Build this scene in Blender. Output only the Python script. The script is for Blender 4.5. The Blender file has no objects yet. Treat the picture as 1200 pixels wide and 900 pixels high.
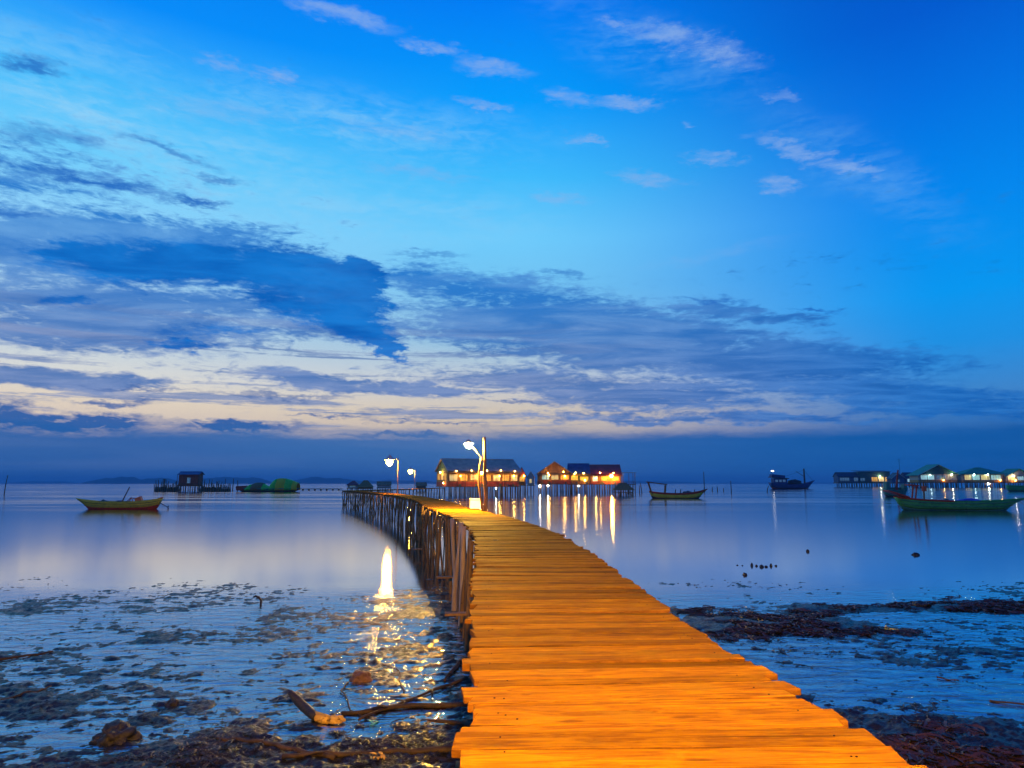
import bpy, bmesh, math, random
import numpy as np
from mathutils import Vector, Matrix, noise as mnoise

random.seed(7)
RNG = np.random.default_rng(11)
SC = bpy.context.scene
COL = SC.collection
R = math.radians
PI = math.pi

# ------------------------------------------------------------------ camera
HC = 3.55            # eye above the water
ZD = 2.40            # top of the pier deck
FPX = 800.0
HORIZON = 566.5
PITCH = math.atan((HORIZON - 450.0) / FPX)
cam_data = bpy.data.cameras.new("camera")
cam_data.lens = 24.0
cam_data.sensor_width = 36.0
cam_data.sensor_fit = 'HORIZONTAL'
cam_data.clip_start = 0.05
cam_data.clip_end = 60000.0
cam = bpy.data.objects.new("camera", cam_data)
COL.objects.link(cam)
cam.location = (0, 0, HC)
cam.rotation_euler = (PI / 2 + PITCH, 0, 0)
SC.camera = cam

FWD = Vector((0, math.cos(PITCH), math.sin(PITCH)))
UPV = Vector((0, -math.sin(PITCH), math.cos(PITCH)))


def ray(px, py):
    return FWD + Vector((1, 0, 0)) * ((px - 600.0) / FPX) - UPV * ((py - 450.0) / FPX)


def ground(px, py, z=0.0):
    """the place on the level z that the photograph shows at this pixel"""
    d = ray(px, py)
    t = (z - HC) / d.z
    return Vector((0, 0, HC)) + d * t


def scale_at(p):
    """metres per photograph pixel at the distance of p"""
    return (p - Vector((0, 0, HC))).dot(FWD) / FPX


def azel(px, py):
    d = ray(px, py)
    return math.degrees(math.atan2(d.x, d.y)), math.degrees(math.atan2(d.z, math.hypot(d.x, d.y)))


# ------------------------------------------------------------------ node helpers
class NT:
    def __init__(self, tree):
        self.t = tree
        self.n = tree.nodes
        self.l = tree.links

    def new(self, kind, **kw):
        n = self.n.new(kind)
        for k, v in kw.items():
            setattr(n, k, v)
        return n

    def put(self, sock, v):
        if isinstance(v, bpy.types.NodeSocket):
            self.l.new(v, sock)
        elif v is not None:
            try:
                sock.default_value = v
            except Exception:
                sock.default_value = (*v, 1.0)

    def math(self, op, a, b=None, c=None, clamp=False):
        n = self.new('ShaderNodeMath', operation=op, use_clamp=clamp)
        self.put(n.inputs[0], a)
        self.put(n.inputs[1], b)
        self.put(n.inputs[2], c)
        return n.outputs[0]

    def vmath(self, op, a, b=None, out=0):
        n = self.new('ShaderNodeVectorMath', operation=op)
        self.put(n.inputs[0], a)
        self.put(n.inputs[1], b)
        return n.outputs[out]

    def scale(self, a, s):
        n = self.new('ShaderNodeVectorMath', operation='SCALE')
        self.put(n.inputs[0], a)
        self.put(n.inputs[3], s)
        return n.outputs[0]

    def comb(self, x, y, z):
        n = self.new('ShaderNodeCombineXYZ')
        self.put(n.inputs[0], x)
        self.put(n.inputs[1], y)
        self.put(n.inputs[2], z)
        return n.outputs[0]

    def sep(self, v):
        n = self.new('ShaderNodeSeparateXYZ')
        self.put(n.inputs[0], v)
        return n.outputs

    def mapping(self, v, loc=(0, 0, 0), rot=(0, 0, 0), sc=(1, 1, 1), kind='POINT'):
        n = self.new('ShaderNodeMapping', vector_type=kind)
        self.put(n.inputs[0], v)
        n.inputs['Location'].default_value = loc
        n.inputs['Rotation'].default_value = rot
        n.inputs['Scale'].default_value = sc
        return n.outputs[0]

    def noise(self, v, scale=1.0, detail=4.0, rough=0.5, dist=0.0, color=False, dims='3D', lac=2.0):
        n = self.new('ShaderNodeTexNoise', noise_dimensions=dims)
        self.put(n.inputs['Vector'], v)
        self.put(n.inputs['Scale'], scale)
        n.inputs['Detail'].default_value = detail
        n.inputs['Roughness'].default_value = rough
        n.inputs['Lacunarity'].default_value = lac
        n.inputs['Distortion'].default_value = dist
        return n.outputs['Color' if color else 'Fac']

    def mrange(self, v, a, b, c=0.0, d=1.0, smooth=True):
        n = self.new('ShaderNodeMapRange')
        n.interpolation_type = 'SMOOTHSTEP' if smooth else 'LINEAR'
        n.clamp = True
        self.put(n.inputs[0], v)
        for i, x in enumerate((a, b, c, d)):
            self.put(n.inputs[i + 1], x)
        return n.outputs[0]

    def ramp(self, v, stops, interp='LINEAR'):
        n = self.new('ShaderNodeValToRGB')
        cr = n.color_ramp
        cr.interpolation = interp
        while len(cr.elements) < len(stops):
            cr.elements.new(0.5)
        while len(cr.elements) > len(stops):
            cr.elements.remove(cr.elements[-1])
        for e, (p, c) in zip(cr.elements, stops):
            e.position = p
            e.color = (*c, 1.0)
        self.put(n.inputs[0], v)
        return n.outputs[0]

    def mix(self, f, a, b, blend='MIX'):
        n = self.new('ShaderNodeMix', data_type='RGBA', blend_type=blend)
        self.put(n.inputs[0], f)
        self.put(n.inputs[6], a)
        self.put(n.inputs[7], b)
        return n.outputs[2]


def lin(c):
    out = []
    for v in c:
        v = v / 255.0
        out.append(v / 12.92 if v <= 0.04045 else ((v + 0.055) / 1.055) ** 2.4)
    return tuple(out)


# ------------------------------------------------------------------ render settings
SC.render.engine = 'CYCLES'
SC.view_settings.view_transform = 'Standard'
SC.view_settings.look = 'None'
SC.view_settings.exposure = 0.0
SC.view_settings.gamma = 1.0
SC.cycles.use_denoising = True
try:
    SC.cycles.denoiser = 'OPENIMAGEDENOISE'
    SC.cycles.denoising_input_passes = 'RGB_ALBEDO_NORMAL'
except Exception:
    pass
SC.cycles.max_bounces = 5
SC.cycles.diffuse_bounces = 2
SC.cycles.glossy_bounces = 3
SC.cycles.transmission_bounces = 2
SC.cycles.volume_bounces = 0
SC.cycles.sample_clamp_indirect = 6.0
SC.cycles.caustics_reflective = False
SC.cycles.caustics_refractive = False

# ------------------------------------------------------------------ sky (world)
SUN_EL, SUN_AZ = -7.5, -24.0


def build_sky():
    w = bpy.data.worlds.new("World")
    SC.world = w
    w.use_nodes = True
    w.node_tree.nodes.clear()
    N = NT(w.node_tree)
    d = N.new('ShaderNodeTexCoord').outputs['Generated']
    x, y, z = N.sep(d)
    az = N.math('MULTIPLY', N.math('ARCTAN2', x, y), 180 / PI)
    el = N.math('MULTIPLY', N.math('ARCSINE', z), 180 / PI)
    ae = N.comb(az, el, 0.0)

    def e(py, px=600):
        return azel(px, py)[1]

    EMAX = 60.0

    def grad(px, stops):
        st = sorted((max(0.0, e(py, px)) / EMAX, lin(c)) for py, c in stops)
        return N.ramp(N.math('DIVIDE', el, EMAX, clamp=True), st)

    left = grad(150, [(566, (196, 186, 190)), (500, (226, 206, 188)), (470, (238, 222, 198)), (440, (226, 226, 220)), (400, (196, 216, 230)), (330, (168, 214, 244)), (260, (146, 214, 253)),
                      (190, (112, 208, 255)), (110, (70, 190, 255)), (0, (6, 142, 252)), (-300, (0, 100, 225))])
    mid = grad(560, [(566, (196, 182, 186)), (512, (206, 190, 176)), (485, (222, 206, 182)), (450, (208, 212, 216)), (400, (148, 198, 230)), (340, (120, 198, 244)), (280, (112, 206, 255)),
                     (210, (66, 190, 255)), (120, (4, 158, 255)), (0, (0, 126, 246)), (-300, (0, 88, 205))])
    right = grad(1120, [(566, (30, 104, 182)), (500, (56, 116, 186)), (460, (66, 138, 208)), (400, (30, 148, 232)), (340, (4, 154, 244)), (220, (0, 136, 240)), (100, (0, 112, 226)), (0, (0, 92, 210)),
                        (-300, (0, 66, 176))])
    a1 = azel(150, 400)[0]
    a2 = azel(560, 400)[0]
    a3 = azel(1120, 400)[0]
    base = N.mix(N.mrange(az, a1, a2, smooth=False), left, mid)
    base = N.mix(N.mrange(az, a2 + 2, a3), base, right)
    back = N.mrange(N.math('ABSOLUTE', N.math('SUBTRACT', az, -10.0)), 60.0, 130.0)
    base = N.mix(back, base, N.ramp(N.math('DIVIDE', el, EMAX, clamp=True),
                                    [(0, lin((40, 90, 160))), (0.3, lin((20, 100, 200))), (1, lin((0, 84, 200)))]))

    sky = N.new('ShaderNodeTexSky')
    sky.sky_type = 'NISHITA'
    sky.sun_disc = False
    sky.sun_elevation = R(SUN_EL)
    sky.sun_rotation = R(SUN_AZ)
    base = N.vmath('ADD', base, N.scale(sky.outputs[0], 0.05))

    # cloud coordinates: a level sheet seen in perspective
    zz = N.math('ADD', N.math('MAXIMUM', z, 0.0), 0.045)
    pc = N.comb(N.math('DIVIDE', x, zz), N.math('DIVIDE', y, zz), 0.0)
    warp1 = N.noise(N.mapping(ae, sc=(0.16, 0.34, 1)), 1.0, 5, 0.6, color=True)
    w1 = N.vmath('SUBTRACT', warp1, (0.5, 0.5, 0.5))
    aw = N.vmath('ADD', ae, N.vmath('MULTIPLY', w1, (7.0, 2.6, 0)))
    warp2 = N.noise(N.mapping(ae, loc=(3, 2, 5), rot=(0, 0, R(12)), sc=(0.45, 1.3, 1)), 1.0, 6, 0.68, color=True)
    w2 = N.vmath('SUBTRACT', warp2, (0.5, 0.5, 0.5))
    aws = N.vmath('ADD', N.vmath('ADD', ae, N.vmath('MULTIPLY', w1, (3.2, 1.3, 0))), N.vmath('MULTIPLY', w2, (6.5, 2.2, 0)))

    def blob(px, py, hw, hh, rot=0.0, soft=0.0, src=None):
        """soft ellipse on the sky; rot in degrees, positive = falling to the right"""
        r = R(rot)
        c = azel(px, py)
        p1 = azel(px + 10 * math.cos(r), py + 10 * math.sin(r))
        p2 = azel(px - 10 * math.sin(r), py + 10 * math.cos(r))
        v1 = (p1[0] - c[0], p1[1] - c[1])
        v2 = (p2[0] - c[0], p2[1] - c[1])
        sx = math.hypot(*v1) * hw / 10
        sy = math.hypot(*v2) * hh / 10
        ang = math.atan2(v1[1], v1[0])
        m = N.mapping(src or aw, loc=(c[0], c[1], 0), rot=(0, 0, ang), sc=(sx, sy, 1), kind='TEXTURE')
        ln = N.vmath('LENGTH', m, out=1)
        return N.mrange(ln, 1.0, soft, 0.0, 1.0)

    def union(items, src=None):
        out = None
        for it in items:
            amp = it[6] if len(it) > 6 else 1.0
            sv = src or aw
            if out is not None:      # keeps the patches evaluated one after another
                m = N.new('ShaderNodeVectorMath', operation='MULTIPLY_ADD')
                N.put(m.inputs[0], out)
                N.put(m.inputs[1], (1e-6, 1e-6, 0.0))
                N.put(m.inputs[2], sv)
                sv = m.outputs[0]
            b = blob(*it[:6], src=sv)
            if amp != 1.0:
                b = N.math('MULTIPLY', b, amp)
            out = b if out is None else N.math('MAXIMUM', out, b)
        return out

    # fine streaks in the cloud sheet
    st1 = N.noise(N.mapping(pc, rot=(0, 0, R(-14)), sc=(0.42, 1.25, 1)), 1.0, 9, 0.62, 0.35)
    st2 = N.noise(N.mapping(pc, loc=(3, 7, 0), rot=(0, 0, R(10)), sc=(1.3, 2.6, 1)), 1.0, 8, 0.62, 0.5)
    st3 = N.noise(N.mapping(ae, loc=(9, 1, 4), rot=(0, 0, R(6)), sc=(0.10, 0.55, 1)), 1.0, 9, 0.60, 0.3)
    fine = N.noise(N.mapping(ae, loc=(2, 5, 1), rot=(0, 0, R(8)), sc=(0.55, 1.7, 1)), 1.0, 7, 0.62, 0.6)

    col = base
    # pale veil high on the left
    veil = union([(170, 180, 420, 90, 10, 0.0), (90, 130, 260, 60, 6, 0.0, 1.2), (200, 215, 300, 40, 6, 0.0, 1.2), (420, 150, 330, 60, 8, 0.0, 0.8), (60, 60, 260, 60, 8, 0.0, 0.6), (380, 250, 420, 60, 4, 0.0, 0.8),
                  (1010, 200, 190, 60, 30, 0.0, 0.35), (760, 60, 200, 60, 20, 0.0, 0.35)])
    veil = N.math('MULTIPLY', veil, N.mrange(N.math('ADD', N.math('MULTIPLY', st3, 0.6), N.math('MULTIPLY', fine, 0.4)), 0.40, 0.66))
    col = N.mix(N.math('MULTIPLY', veil, 0.70), col, lin((150, 212, 250)))

    # small rosy cirrus wisps
    wl = [(400, 18, 95, 15, 14, .1), (505, 54, 48, 12, 14, .1), (575, 80, 60, 14, 8, .1), (568, 119, 40, 9, 14, .1), (262, 76, 40, 12, 8, .1, .9), (322, 90, 40, 12, 12, .1),
          (800, 48, 100, 20, 12, .1), (840, 64, 75, 18, 12, .1), (720, 24, 34, 7, 4, .1, .8), (665, 116, 46, 14, 8, .1), (735, 122, 55, 10, 0, .1), (688, 165, 34, 7, 12, .1, .8), (802, 148, 18, 5, 0, .1, .7),
          (835, 187, 44, 10, 4, .1), (940, 178, 85, 15, 16, .1), (1000, 194, 50, 12, 16, .1), (918, 217, 34, 14, 10, .1), (760, 208, 52, 13, 10, .1, .8), (655, 232, 48, 9, 4, .1, .7), (912, 114, 30, 9, 6, .1, .6),
          (490, 205, 90, 10, 5, .1, .55), (460, 155, 110, 14, 8, .1, .45), (250, 130, 170, 16, 8, .1, .4), (830, 300, 120, 10, -10, 0., .35)]
    wf = union(wl, src=aws)
    wf = N.math('MULTIPLY', wf, N.mrange(N.math('ADD', N.math('MULTIPLY', fine, 0.5), N.math('MULTIPLY', st3, 0.5)), 0.30, 0.60))
    col = N.mix(N.math('MULTIPLY', wf, 0.64, clamp=True), col, lin((146, 180, 232)))

    # broken sheet of cloud above the horizon
    bias = union([(150, 300, 420, 80, 6, .25, 1.1), (40, 200, 330, 80, 8, .1, .75), (120, 370, 420, 70, 5, .2, 1.15), (60, 440, 250, 20, 3, .2, 1.3), (320, 370, 330, 45, 6, .2, 1.0), (680, 390, 360, 72, 7, .2, 1.3), (560, 340, 240, 40, 8, .2, 1.1),
                  (900, 430, 330, 60, 6, .2, 1.15), (1090, 465, 240, 32, 3, .2, 1.2), (700, 455, 330, 36, 4, .2, 1.15), (450, 452, 250, 16, 4, .2, 1.15), (860, 365, 170, 16, 6, .2, 1.0), (800, 490, 400, 13, 1, .2, .9), (100, 215, 260, 40, 10, .1, .45)])
    f = N.math('ADD', N.math('MULTIPLY', bias, 0.52), N.math('MULTIPLY', st1, 0.75))
    f = N.math('ADD', f, N.math('MULTIPLY', N.math('SUBTRACT', fine, 0.5), 0.80))
    f = N.math('ADD', f, N.math('MULTIPLY', N.math('SUBTRACT', st3, 0.5), 0.55))
    rip = N.noise(N.mapping(ae, loc=(4, 8, 2), rot=(0, 0, R(-12)), sc=(0.9, 3.4, 1)), 1.0, 5, 0.6, 0.9)
    f = N.math('ADD', f, N.math('MULTIPLY', N.math('SUBTRACT', rip, 0.5), 0.55))
    sheet = N.mrange(f, 0.50, 0.90)
    shade = N.mrange(st2, 0.35, 0.68)
    up = N.mrange(el, e(470), e(300))
    c_hi = N.mix(shade, lin((14, 116, 206)), lin((92, 158, 224)))
    c_lo = N.mix(shade, lin((62, 114, 184)), lin((118, 146, 200)))
    c_sheet = N.mix(up, c_lo, c_hi)
    rt = N.mrange(az, azel(620, 400)[0], azel(1120, 400)[0])
    c_sheet = N.mix(rt, c_sheet, N.mix(shade, lin((14, 98, 184)), lin((46, 126, 208))))
    col = N.mix(N.math('MULTIPLY', sheet, 0.92), col, c_sheet)

    # thin level layers low in the west
    lay = N.noise(N.mapping(ae, loc=(6, 3, 7), rot=(0, 0, R(-1.5)), sc=(0.045, 1.0, 1)), 1.0, 7, 0.62, 0.25)
    lay = N.math('ADD', lay, N.math('MULTIPLY', N.math('SUBTRACT', rip, 0.5), 0.16))
    lm = N.math('MULTIPLY', N.mrange(lay, 0.50, 0.60), N.math('MULTIPLY', N.mrange(el, e(514), e(498)), N.mrange(el, e(360), e(430))))
    lm = N.math('MULTIPLY', lm, N.mrange(az, azel(860, 450)[0], azel(520, 450)[0]))
    col = N.mix(N.math('MULTIPLY', lm, 0.80), col, N.mix(shade, lin((84, 122, 182)), lin((140, 158, 200))))

    # the long dark cloud and its tail
    big = union([(215, 312, 250, 46, 2, .1, 1.1), (120, 300, 160, 30, 3, .1, 1.0), (340, 318, 130, 46, 4, .1, 1.25), (420, 318, 50, 28, 20, .3, 1.0), (395, 365, 110, 46, 26, .05, 1.25), (452, 402, 64, 20, 34, .1, 1.15), (408, 340, 84, 44, 30, .1, 1.2), (330, 352, 80, 30, 12, .3, .8),
                 (215, 402, 75, 13, 4, .2, .8), (250, 385, 150, 12, 0, .2, .55), (80, 352, 90, 12, 3, .2, .6)], src=aws)
    bf = N.math('ADD', big, N.math('MULTIPLY', N.math('SUBTRACT', fine, 0.5), 0.8))
    bf = N.math('ADD', bf, N.math('MULTIPLY', N.math('SUBTRACT', st3, 0.5), 0.9))
    bf = N.math('ADD', bf, N.math('MULTIPLY', N.math('SUBTRACT', st1, 0.5), 0.5))
    bf = N.math('ADD', bf, N.math('MULTIPLY', N.math('SUBTRACT', rip, 0.5), 0.28))
    bm = N.mrange(bf, 0.20, 0.80)
    col = N.mix(N.math('MULTIPLY', bm, 0.95), col, N.mix(N.mrange(st2, 0.3, 0.7), lin((0, 92, 184)), lin((6, 124, 216))))

    # dark thin streaks, upper left and near the horizon
    dk = union([(110, 214, 150, 9, 9, .1), (230, 236, 60, 6, 8, .1), (60, 200, 90, 8, 6, .1, .8), (40, 78, 56, 17, 6, .1, .9), (200, 176, 90, 9, 18, .1, .7), (60, 160, 90, 16, 10, .1, .55), (255, 208, 40, 8, 10, .1, .7),
                (20, 252, 90, 9, 4, .1, .8), (140, 471, 66, 6, 0, .1), (70, 493, 170, 18, 2, .3, 1.5), (0, 478, 70, 16, 6, .2, 1.1), (280, 499, 120, 9, 2, .2, 1.3), (390, 488, 70, 3.5, 1, .1, 1.0), (520, 497, 60, 3, -1, .1, .9), (455, 492, 50, 2.5, 0, .1, .8), (600, 470, 70, 3, 2, .1, .8), (160, 456, 90, 4, 3, .1, .9), (480, 511, 130, 4, -1, .1, .9),
                (330, 463, 130, 5, 2, .1, .8), (960, 362, 46, 4, 4, .1, .9), (840, 352, 60, 4, 5, .1, .7), (660, 322, 50, 5, 6, .1, .6), (500, 298, 60, 5, 3, .1, .6)], src=aws)
    dk = N.math('MULTIPLY', dk, N.mrange(fine, 0.25, 0.5))
    col = N.mix(N.math('MULTIPLY', dk, 0.9, clamp=True), col, N.mix(N.mrange(el, e(480), e(380)), lin((62, 104, 170)), lin((30, 106, 196))))

    # level bank of haze on the horizon
    edge = N.math('ADD', el, N.math('MULTIPLY', N.math('SUBTRACT', st3, 0.5), 2.0))
    edge = N.math('ADD', edge, N.math('MULTIPLY', N.math('SUBTRACT', rip, 0.5), 0.6))
    bank = N.mrange(edge, e(498), e(519))
    cb = N.mix(N.mrange(az, azel(120, 540)[0], azel(420, 540)[0]), lin((30, 96, 168)), lin((48, 114, 180)))
    cb = N.mix(N.mrange(az, azel(470, 540)[0], azel(800, 540)[0]), cb, lin((14, 96, 172)))
    cb = N.mix(N.mrange(az, azel(850, 540)[0], azel(1200, 540)[0]), cb, lin((4, 84, 160)))
    cb = N.mix(N.mrange(el, e(520), e(568)), cb, N.mix(N.mrange(az, azel(300, 540)[0], azel(520, 540)[0]), lin((4, 94, 166)), lin((22, 98, 170))))
    cb = N.mix(0.45, cb, N.mix(N.mrange(az, azel(600, 540)[0], azel(1000, 540)[0]), lin((24, 102, 176)), lin((0, 92, 168))))
    tone = N.noise(N.mapping(ae, loc=(1, 6, 2), sc=(0.05, 0.9, 1)), 1.0, 4, 0.55)
    cb = N.mix(N.math('MULTIPLY', N.mrange(tone, 0.42, 0.68), 0.35), cb, N.mix(N.mrange(az, azel(500, 540)[0], azel(900, 540)[0]), lin((84, 122, 180)), lin((34, 104, 180))))
    col = N.mix(N.math('MULTIPLY', bank, 0.95), col, cb)

    bg = N.new('ShaderNodeBackground')
    N.put(bg.inputs['Color'], col)
    bg.inputs['Strength'].default_value = 1.0
    out = N.new('ShaderNodeOutputWorld')
    N.l.new(bg.outputs[0], out.inputs['Surface'])
    w.cycles.sampling_method = 'MANUAL'
    w.cycles.sample_map_resolution = 512


build_sky()

# ------------------------------------------------------------------ materials
MATS = {}


def mat(name):
    m = bpy.data.materials.new(name)
    m.use_nodes = True
    m.node_tree.nodes.clear()
    N = NT(m.node_tree)
    b = N.new('ShaderNodeBsdfPrincipled')
    o = N.new('ShaderNodeOutputMaterial')
    N.l.new(b.outputs[0], o.inputs['Surface'])
    MATS[name] = m
    return m, N, b, o


def bump(N, b, h, strength=0.5, dist=0.02, sock='Normal'):
    n = N.new('ShaderNodeBump')
    n.inputs['Distance'].default_value = dist
    N.put(n.inputs['Strength'], strength)
    N.put(n.inputs['Height'], h)
    N.l.new(n.outputs[0], b.inputs[sock])


def rough_mat(name, c1, c2, scale=3.0, rough=0.7, stretch=(1, 1, 1), bumpd=0.01, wear=None, spec=0.3, rand=0.25):
    """painted or bare stuff with uneven colour: two tones by noise, a tone per piece, optional wear"""
    m, N, b, o = mat(name)
    tc = N.new('ShaderNodeTexCoord').outputs['Object']
    v = N.mapping(tc, sc=stretch)
    n1 = N.noise(v, scale, 6, 0.65)
    col = N.mix(N.mrange(n1, 0.35, 0.65), c1, c2)
    rnd = N.new('ShaderNodeNewGeometry').outputs['Random Per Island']
    hsv = N.new('ShaderNodeHueSaturation')
    N.put(hsv.inputs['Color'], col)
    N.put(hsv.inputs['Value'], N.mrange(rnd, 0, 1, 1 - rand, 1 + rand, smooth=False))
    col = hsv.outputs[0]
    if wear:
        n2 = N.noise(tc, scale * 2.3, 8, 0.7)
        col = N.mix(N.mrange(n2, 0.56, 0.66), col, wear)
    N.put(b.inputs['Base Color'], col)
    N.put(b.inputs['Roughness'], N.mrange(n1, 0.2, 0.8, rough - 0.12, min(1, rough + 0.12)))
    b.inputs['Specular IOR Level'].default_value = spec
    bump(N, b, N.noise(v, scale * 4, 7, 0.72), 0.8, bumpd)
    return m


def emit_mat(name, col, strength, tex=None):
    m, N, b, o = mat(name)
    b.inputs['Base Color'].default_value = (*col, 1)
    if tex:
        tc = N.new('ShaderNodeTexCoord').outputs['Object']
        n1 = N.noise(tc, tex, 3, 0.6)
        N.put(b.inputs['Emission Color'], N.mix(N.mrange(n1, 0.4, 0.62), tuple(x * 0.35 for x in col), col))
    else:
        b.inputs['Emission Color'].default_value = (*col, 1)
    b.inputs['Emission Strength'].default_value = strength
    return m


def deck_material():
    m, N, b, o = mat('deck_wood')
    uv = N.new('ShaderNodeUVMap', uv_map='grain').outputs[0]
    geo = N.new('ShaderNodeNewGeometry')
    rnd = geo.outputs['Random Per Island']
    v = N.vmath('ADD', uv, N.comb(N.math('MULTIPLY', rnd, 37.0), N.math('MULTIPLY', rnd, 91.0), 0.0))
    grain = N.noise(N.mapping(v, sc=(1.3, 13, 1)), 1.6, 9, 0.72, 1.1)
    fine = N.noise(N.mapping(v, sc=(2.0, 70, 1)), 1.6, 4, 0.6, 0.2)
    patch = N.noise(N.mapping(v, sc=(1.3, 3.0, 1)), 2.2, 7, 0.66, 0.6)
    col = N.mix(N.mrange(grain, 0.34, 0.66), (0.22, 0.085, 0.002), (0.50, 0.245, 0.004))
    col = N.mix(N.math('MULTIPLY', N.mrange(fine, 0.45, 0.70), 0.55), col, (0.16, 0.052, 0.003))
    col = N.mix(N.math('MULTIPLY', N.mrange(patch, 0.50, 0.72), 0.5), col, (0.56, 0.30, 0.005))
    wornn = N.noise(N.mapping(uv, loc=(5, 2, 0), sc=(1.6, 0.9, 1)), 1.3, 7, 0.68, 0.4)
    col = N.mix(N.math('MULTIPLY', N.mrange(wornn, 0.52, 0.66), 0.5), col, (0.30, 0.175, 0.010))
    split = N.noise(N.mapping(v, loc=(7, 3, 0), sc=(0.9, 45, 1)), 1.0, 3, 0.5, 0.6)
    col = N.mix(N.math('MULTIPLY', N.mrange(split, 0.66, 0.72), 0.8), col, (0.05, 0.018, 0.002))
    # knots and dark stains
    vor = N.new('ShaderNodeTexVoronoi', feature='F1')
    N.put(vor.inputs['Vector'], N.mapping(v, sc=(1.1, 4.5, 1)))
    vor.inputs['Scale'].default_value = 1.3
    kn = N.mrange(vor.outputs['Distance'], 0.05, 0.14, 1.0, 0.0)
    col = N.mix(N.math('MULTIPLY', kn, 0.55), col, (0.09, 0.030, 0.006))
    stain = N.noise(N.mapping(uv, sc=(1.2, 1.0, 1)), 0.9, 6, 0.65)
    col = N.mix(N.math('MULTIPLY', N.mrange(stain, 0.50, 0.68), 0.42), col, (0.16, 0.065, 0.012))
    hsv = N.new('ShaderNodeHueSaturation')
    N.put(hsv.inputs['Color'], col)
    N.put(hsv.inputs['Value'], N.mrange(rnd, 0, 1, 0.62, 1.25, smooth=False))
    N.put(b.inputs['Base Color'], hsv.outputs[0])
    N.put(b.inputs['Roughness'], N.mrange(grain, 0.3, 0.7, 0.62, 0.82))
    b.inputs['Specular IOR Level'].default_value = 0.02
    h = N.math('ADD', N.math('MULTIPLY', grain, 1.0), N.math('MULTIPLY', fine, 0.5))
    h = N.math('SUBTRACT', h, N.math('MULTIPLY', kn, 0.3))
    bump(N, b, h, 1.0, 0.02)
    return m


def water_material():
    m, N, b, o = mat('sea_water')
    pos = N.new('ShaderNodeNewGeometry').outputs['Position']
    x, y, z = N.sep(pos)
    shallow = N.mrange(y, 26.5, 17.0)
    # long slow swell lines far out, small ripples over the flats
    n_far = N.noise(N.mapping(pos, sc=(0.012, 0.10, 1)), 1.0, 5, 0.55)
    n_mid = N.noise(N.mapping(pos, sc=(0.35, 0.9, 1)), 1.0, 4, 0.55)
    n_near = N.noise(N.mapping(pos, sc=(1.5, 3.2, 1)), 1.0, 5, 0.55, 0.6)
    n_tiny = N.noise(N.mapping(pos, sc=(14, 22, 1)), 1.0, 3, 0.6)
    h = N.math('ADD', N.math('MULTIPLY', N.math('MULTIPLY', n_mid, N.mrange(y, 30, 22)), 0.05), N.math('MULTIPLY', N.math('MULTIPLY', n_near, shallow), 0.70))
    h = N.math('ADD', h, N.math('MULTIPLY', N.math('MULTIPLY', n_tiny, shallow), 0.05))
    bp = N.new('ShaderNodeBump')
    bp.inputs['Strength'].default_value = 1.0
    bp.inputs['Distance'].default_value = 0.10
    N.put(bp.inputs['Height'], h)
    gl = N.new('ShaderNodeBsdfGlossy')
    gl.distribution = 'BECKMANN'
    band = N.mrange(n_far, 0.38, 0.62)
    rg = N.math('ADD', N.mrange(y, 50, 180, 0.15, 0.13), N.math('MULTIPLY', N.math('MULTIPLY', band, N.mrange(y, 70, 130)), 0.10))
    rg = N.math('MULTIPLY', rg, N.mrange(y, 60, 30, 0.85, 0.72))
    N.put(gl.inputs['Roughness'], rg)
    gl.inputs['Color'].default_value = (0.95, 0.98, 1.0, 1)
    N.l.new(bp.outputs[0], gl.inputs['Normal'])
    df = N.new('ShaderNodeBsdfDiffuse')
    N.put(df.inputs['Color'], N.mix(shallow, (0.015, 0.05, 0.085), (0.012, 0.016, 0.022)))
    fr = N.new('ShaderNodeFresnel')
    fr.inputs['IOR'].default_value = 2.3
    mx = N.new('ShaderNodeMixShader')
    N.put(mx.inputs[0], N.mrange(fr.outputs[0], 0.0, 0.55, 0.10, 0.97, smooth=False))
    N.l.new(df.outputs[0], mx.inputs[1])
    N.l.new(gl.outputs[0], mx.inputs[2])
    N.l.new(mx.outputs[0], o.inputs['Surface'])
    N.n.remove(b)
    return m


def mud_material():
    m, N, b, o = mat('wet_mud')
    pos = N.new('ShaderNodeNewGeometry').outputs['Position']
    n1 = N.noise(pos, 0.7, 7, 0.65)
    n2 = N.noise(pos, 9.0, 6, 0.7)
    n3 = N.noise(pos, 40.0, 4, 0.7)
    col = N.mix(N.mrange(n1, 0.38, 0.62), (0.003, 0.003, 0.004), (0.008, 0.006, 0.006))
    col = N.mix(N.mrange(n2, 0.55, 0.7), col, (0.005, 0.004, 0.004))
    N.put(b.inputs['Base Color'], col)
    N.put(b.inputs['Roughness'], N.mrange(n2, 0.3, 0.7, 0.26, 0.58))
    b.inputs['Specular IOR Level'].default_value = 0.22
    b.inputs['Coat Weight'].default_value = 0.3
    N.put(b.inputs['Coat Roughness'], N.mrange(n2, 0.35, 0.65, 0.08, 0.22))
    b.inputs['Coat IOR'].default_value = 1.55
    h = N.math('ADD', N.math('MULTIPLY', n2, 0.7), N.math('MULTIPLY', n3, 0.3))
    bump(N, b, h, 1.0, 0.055)
    return m


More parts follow.
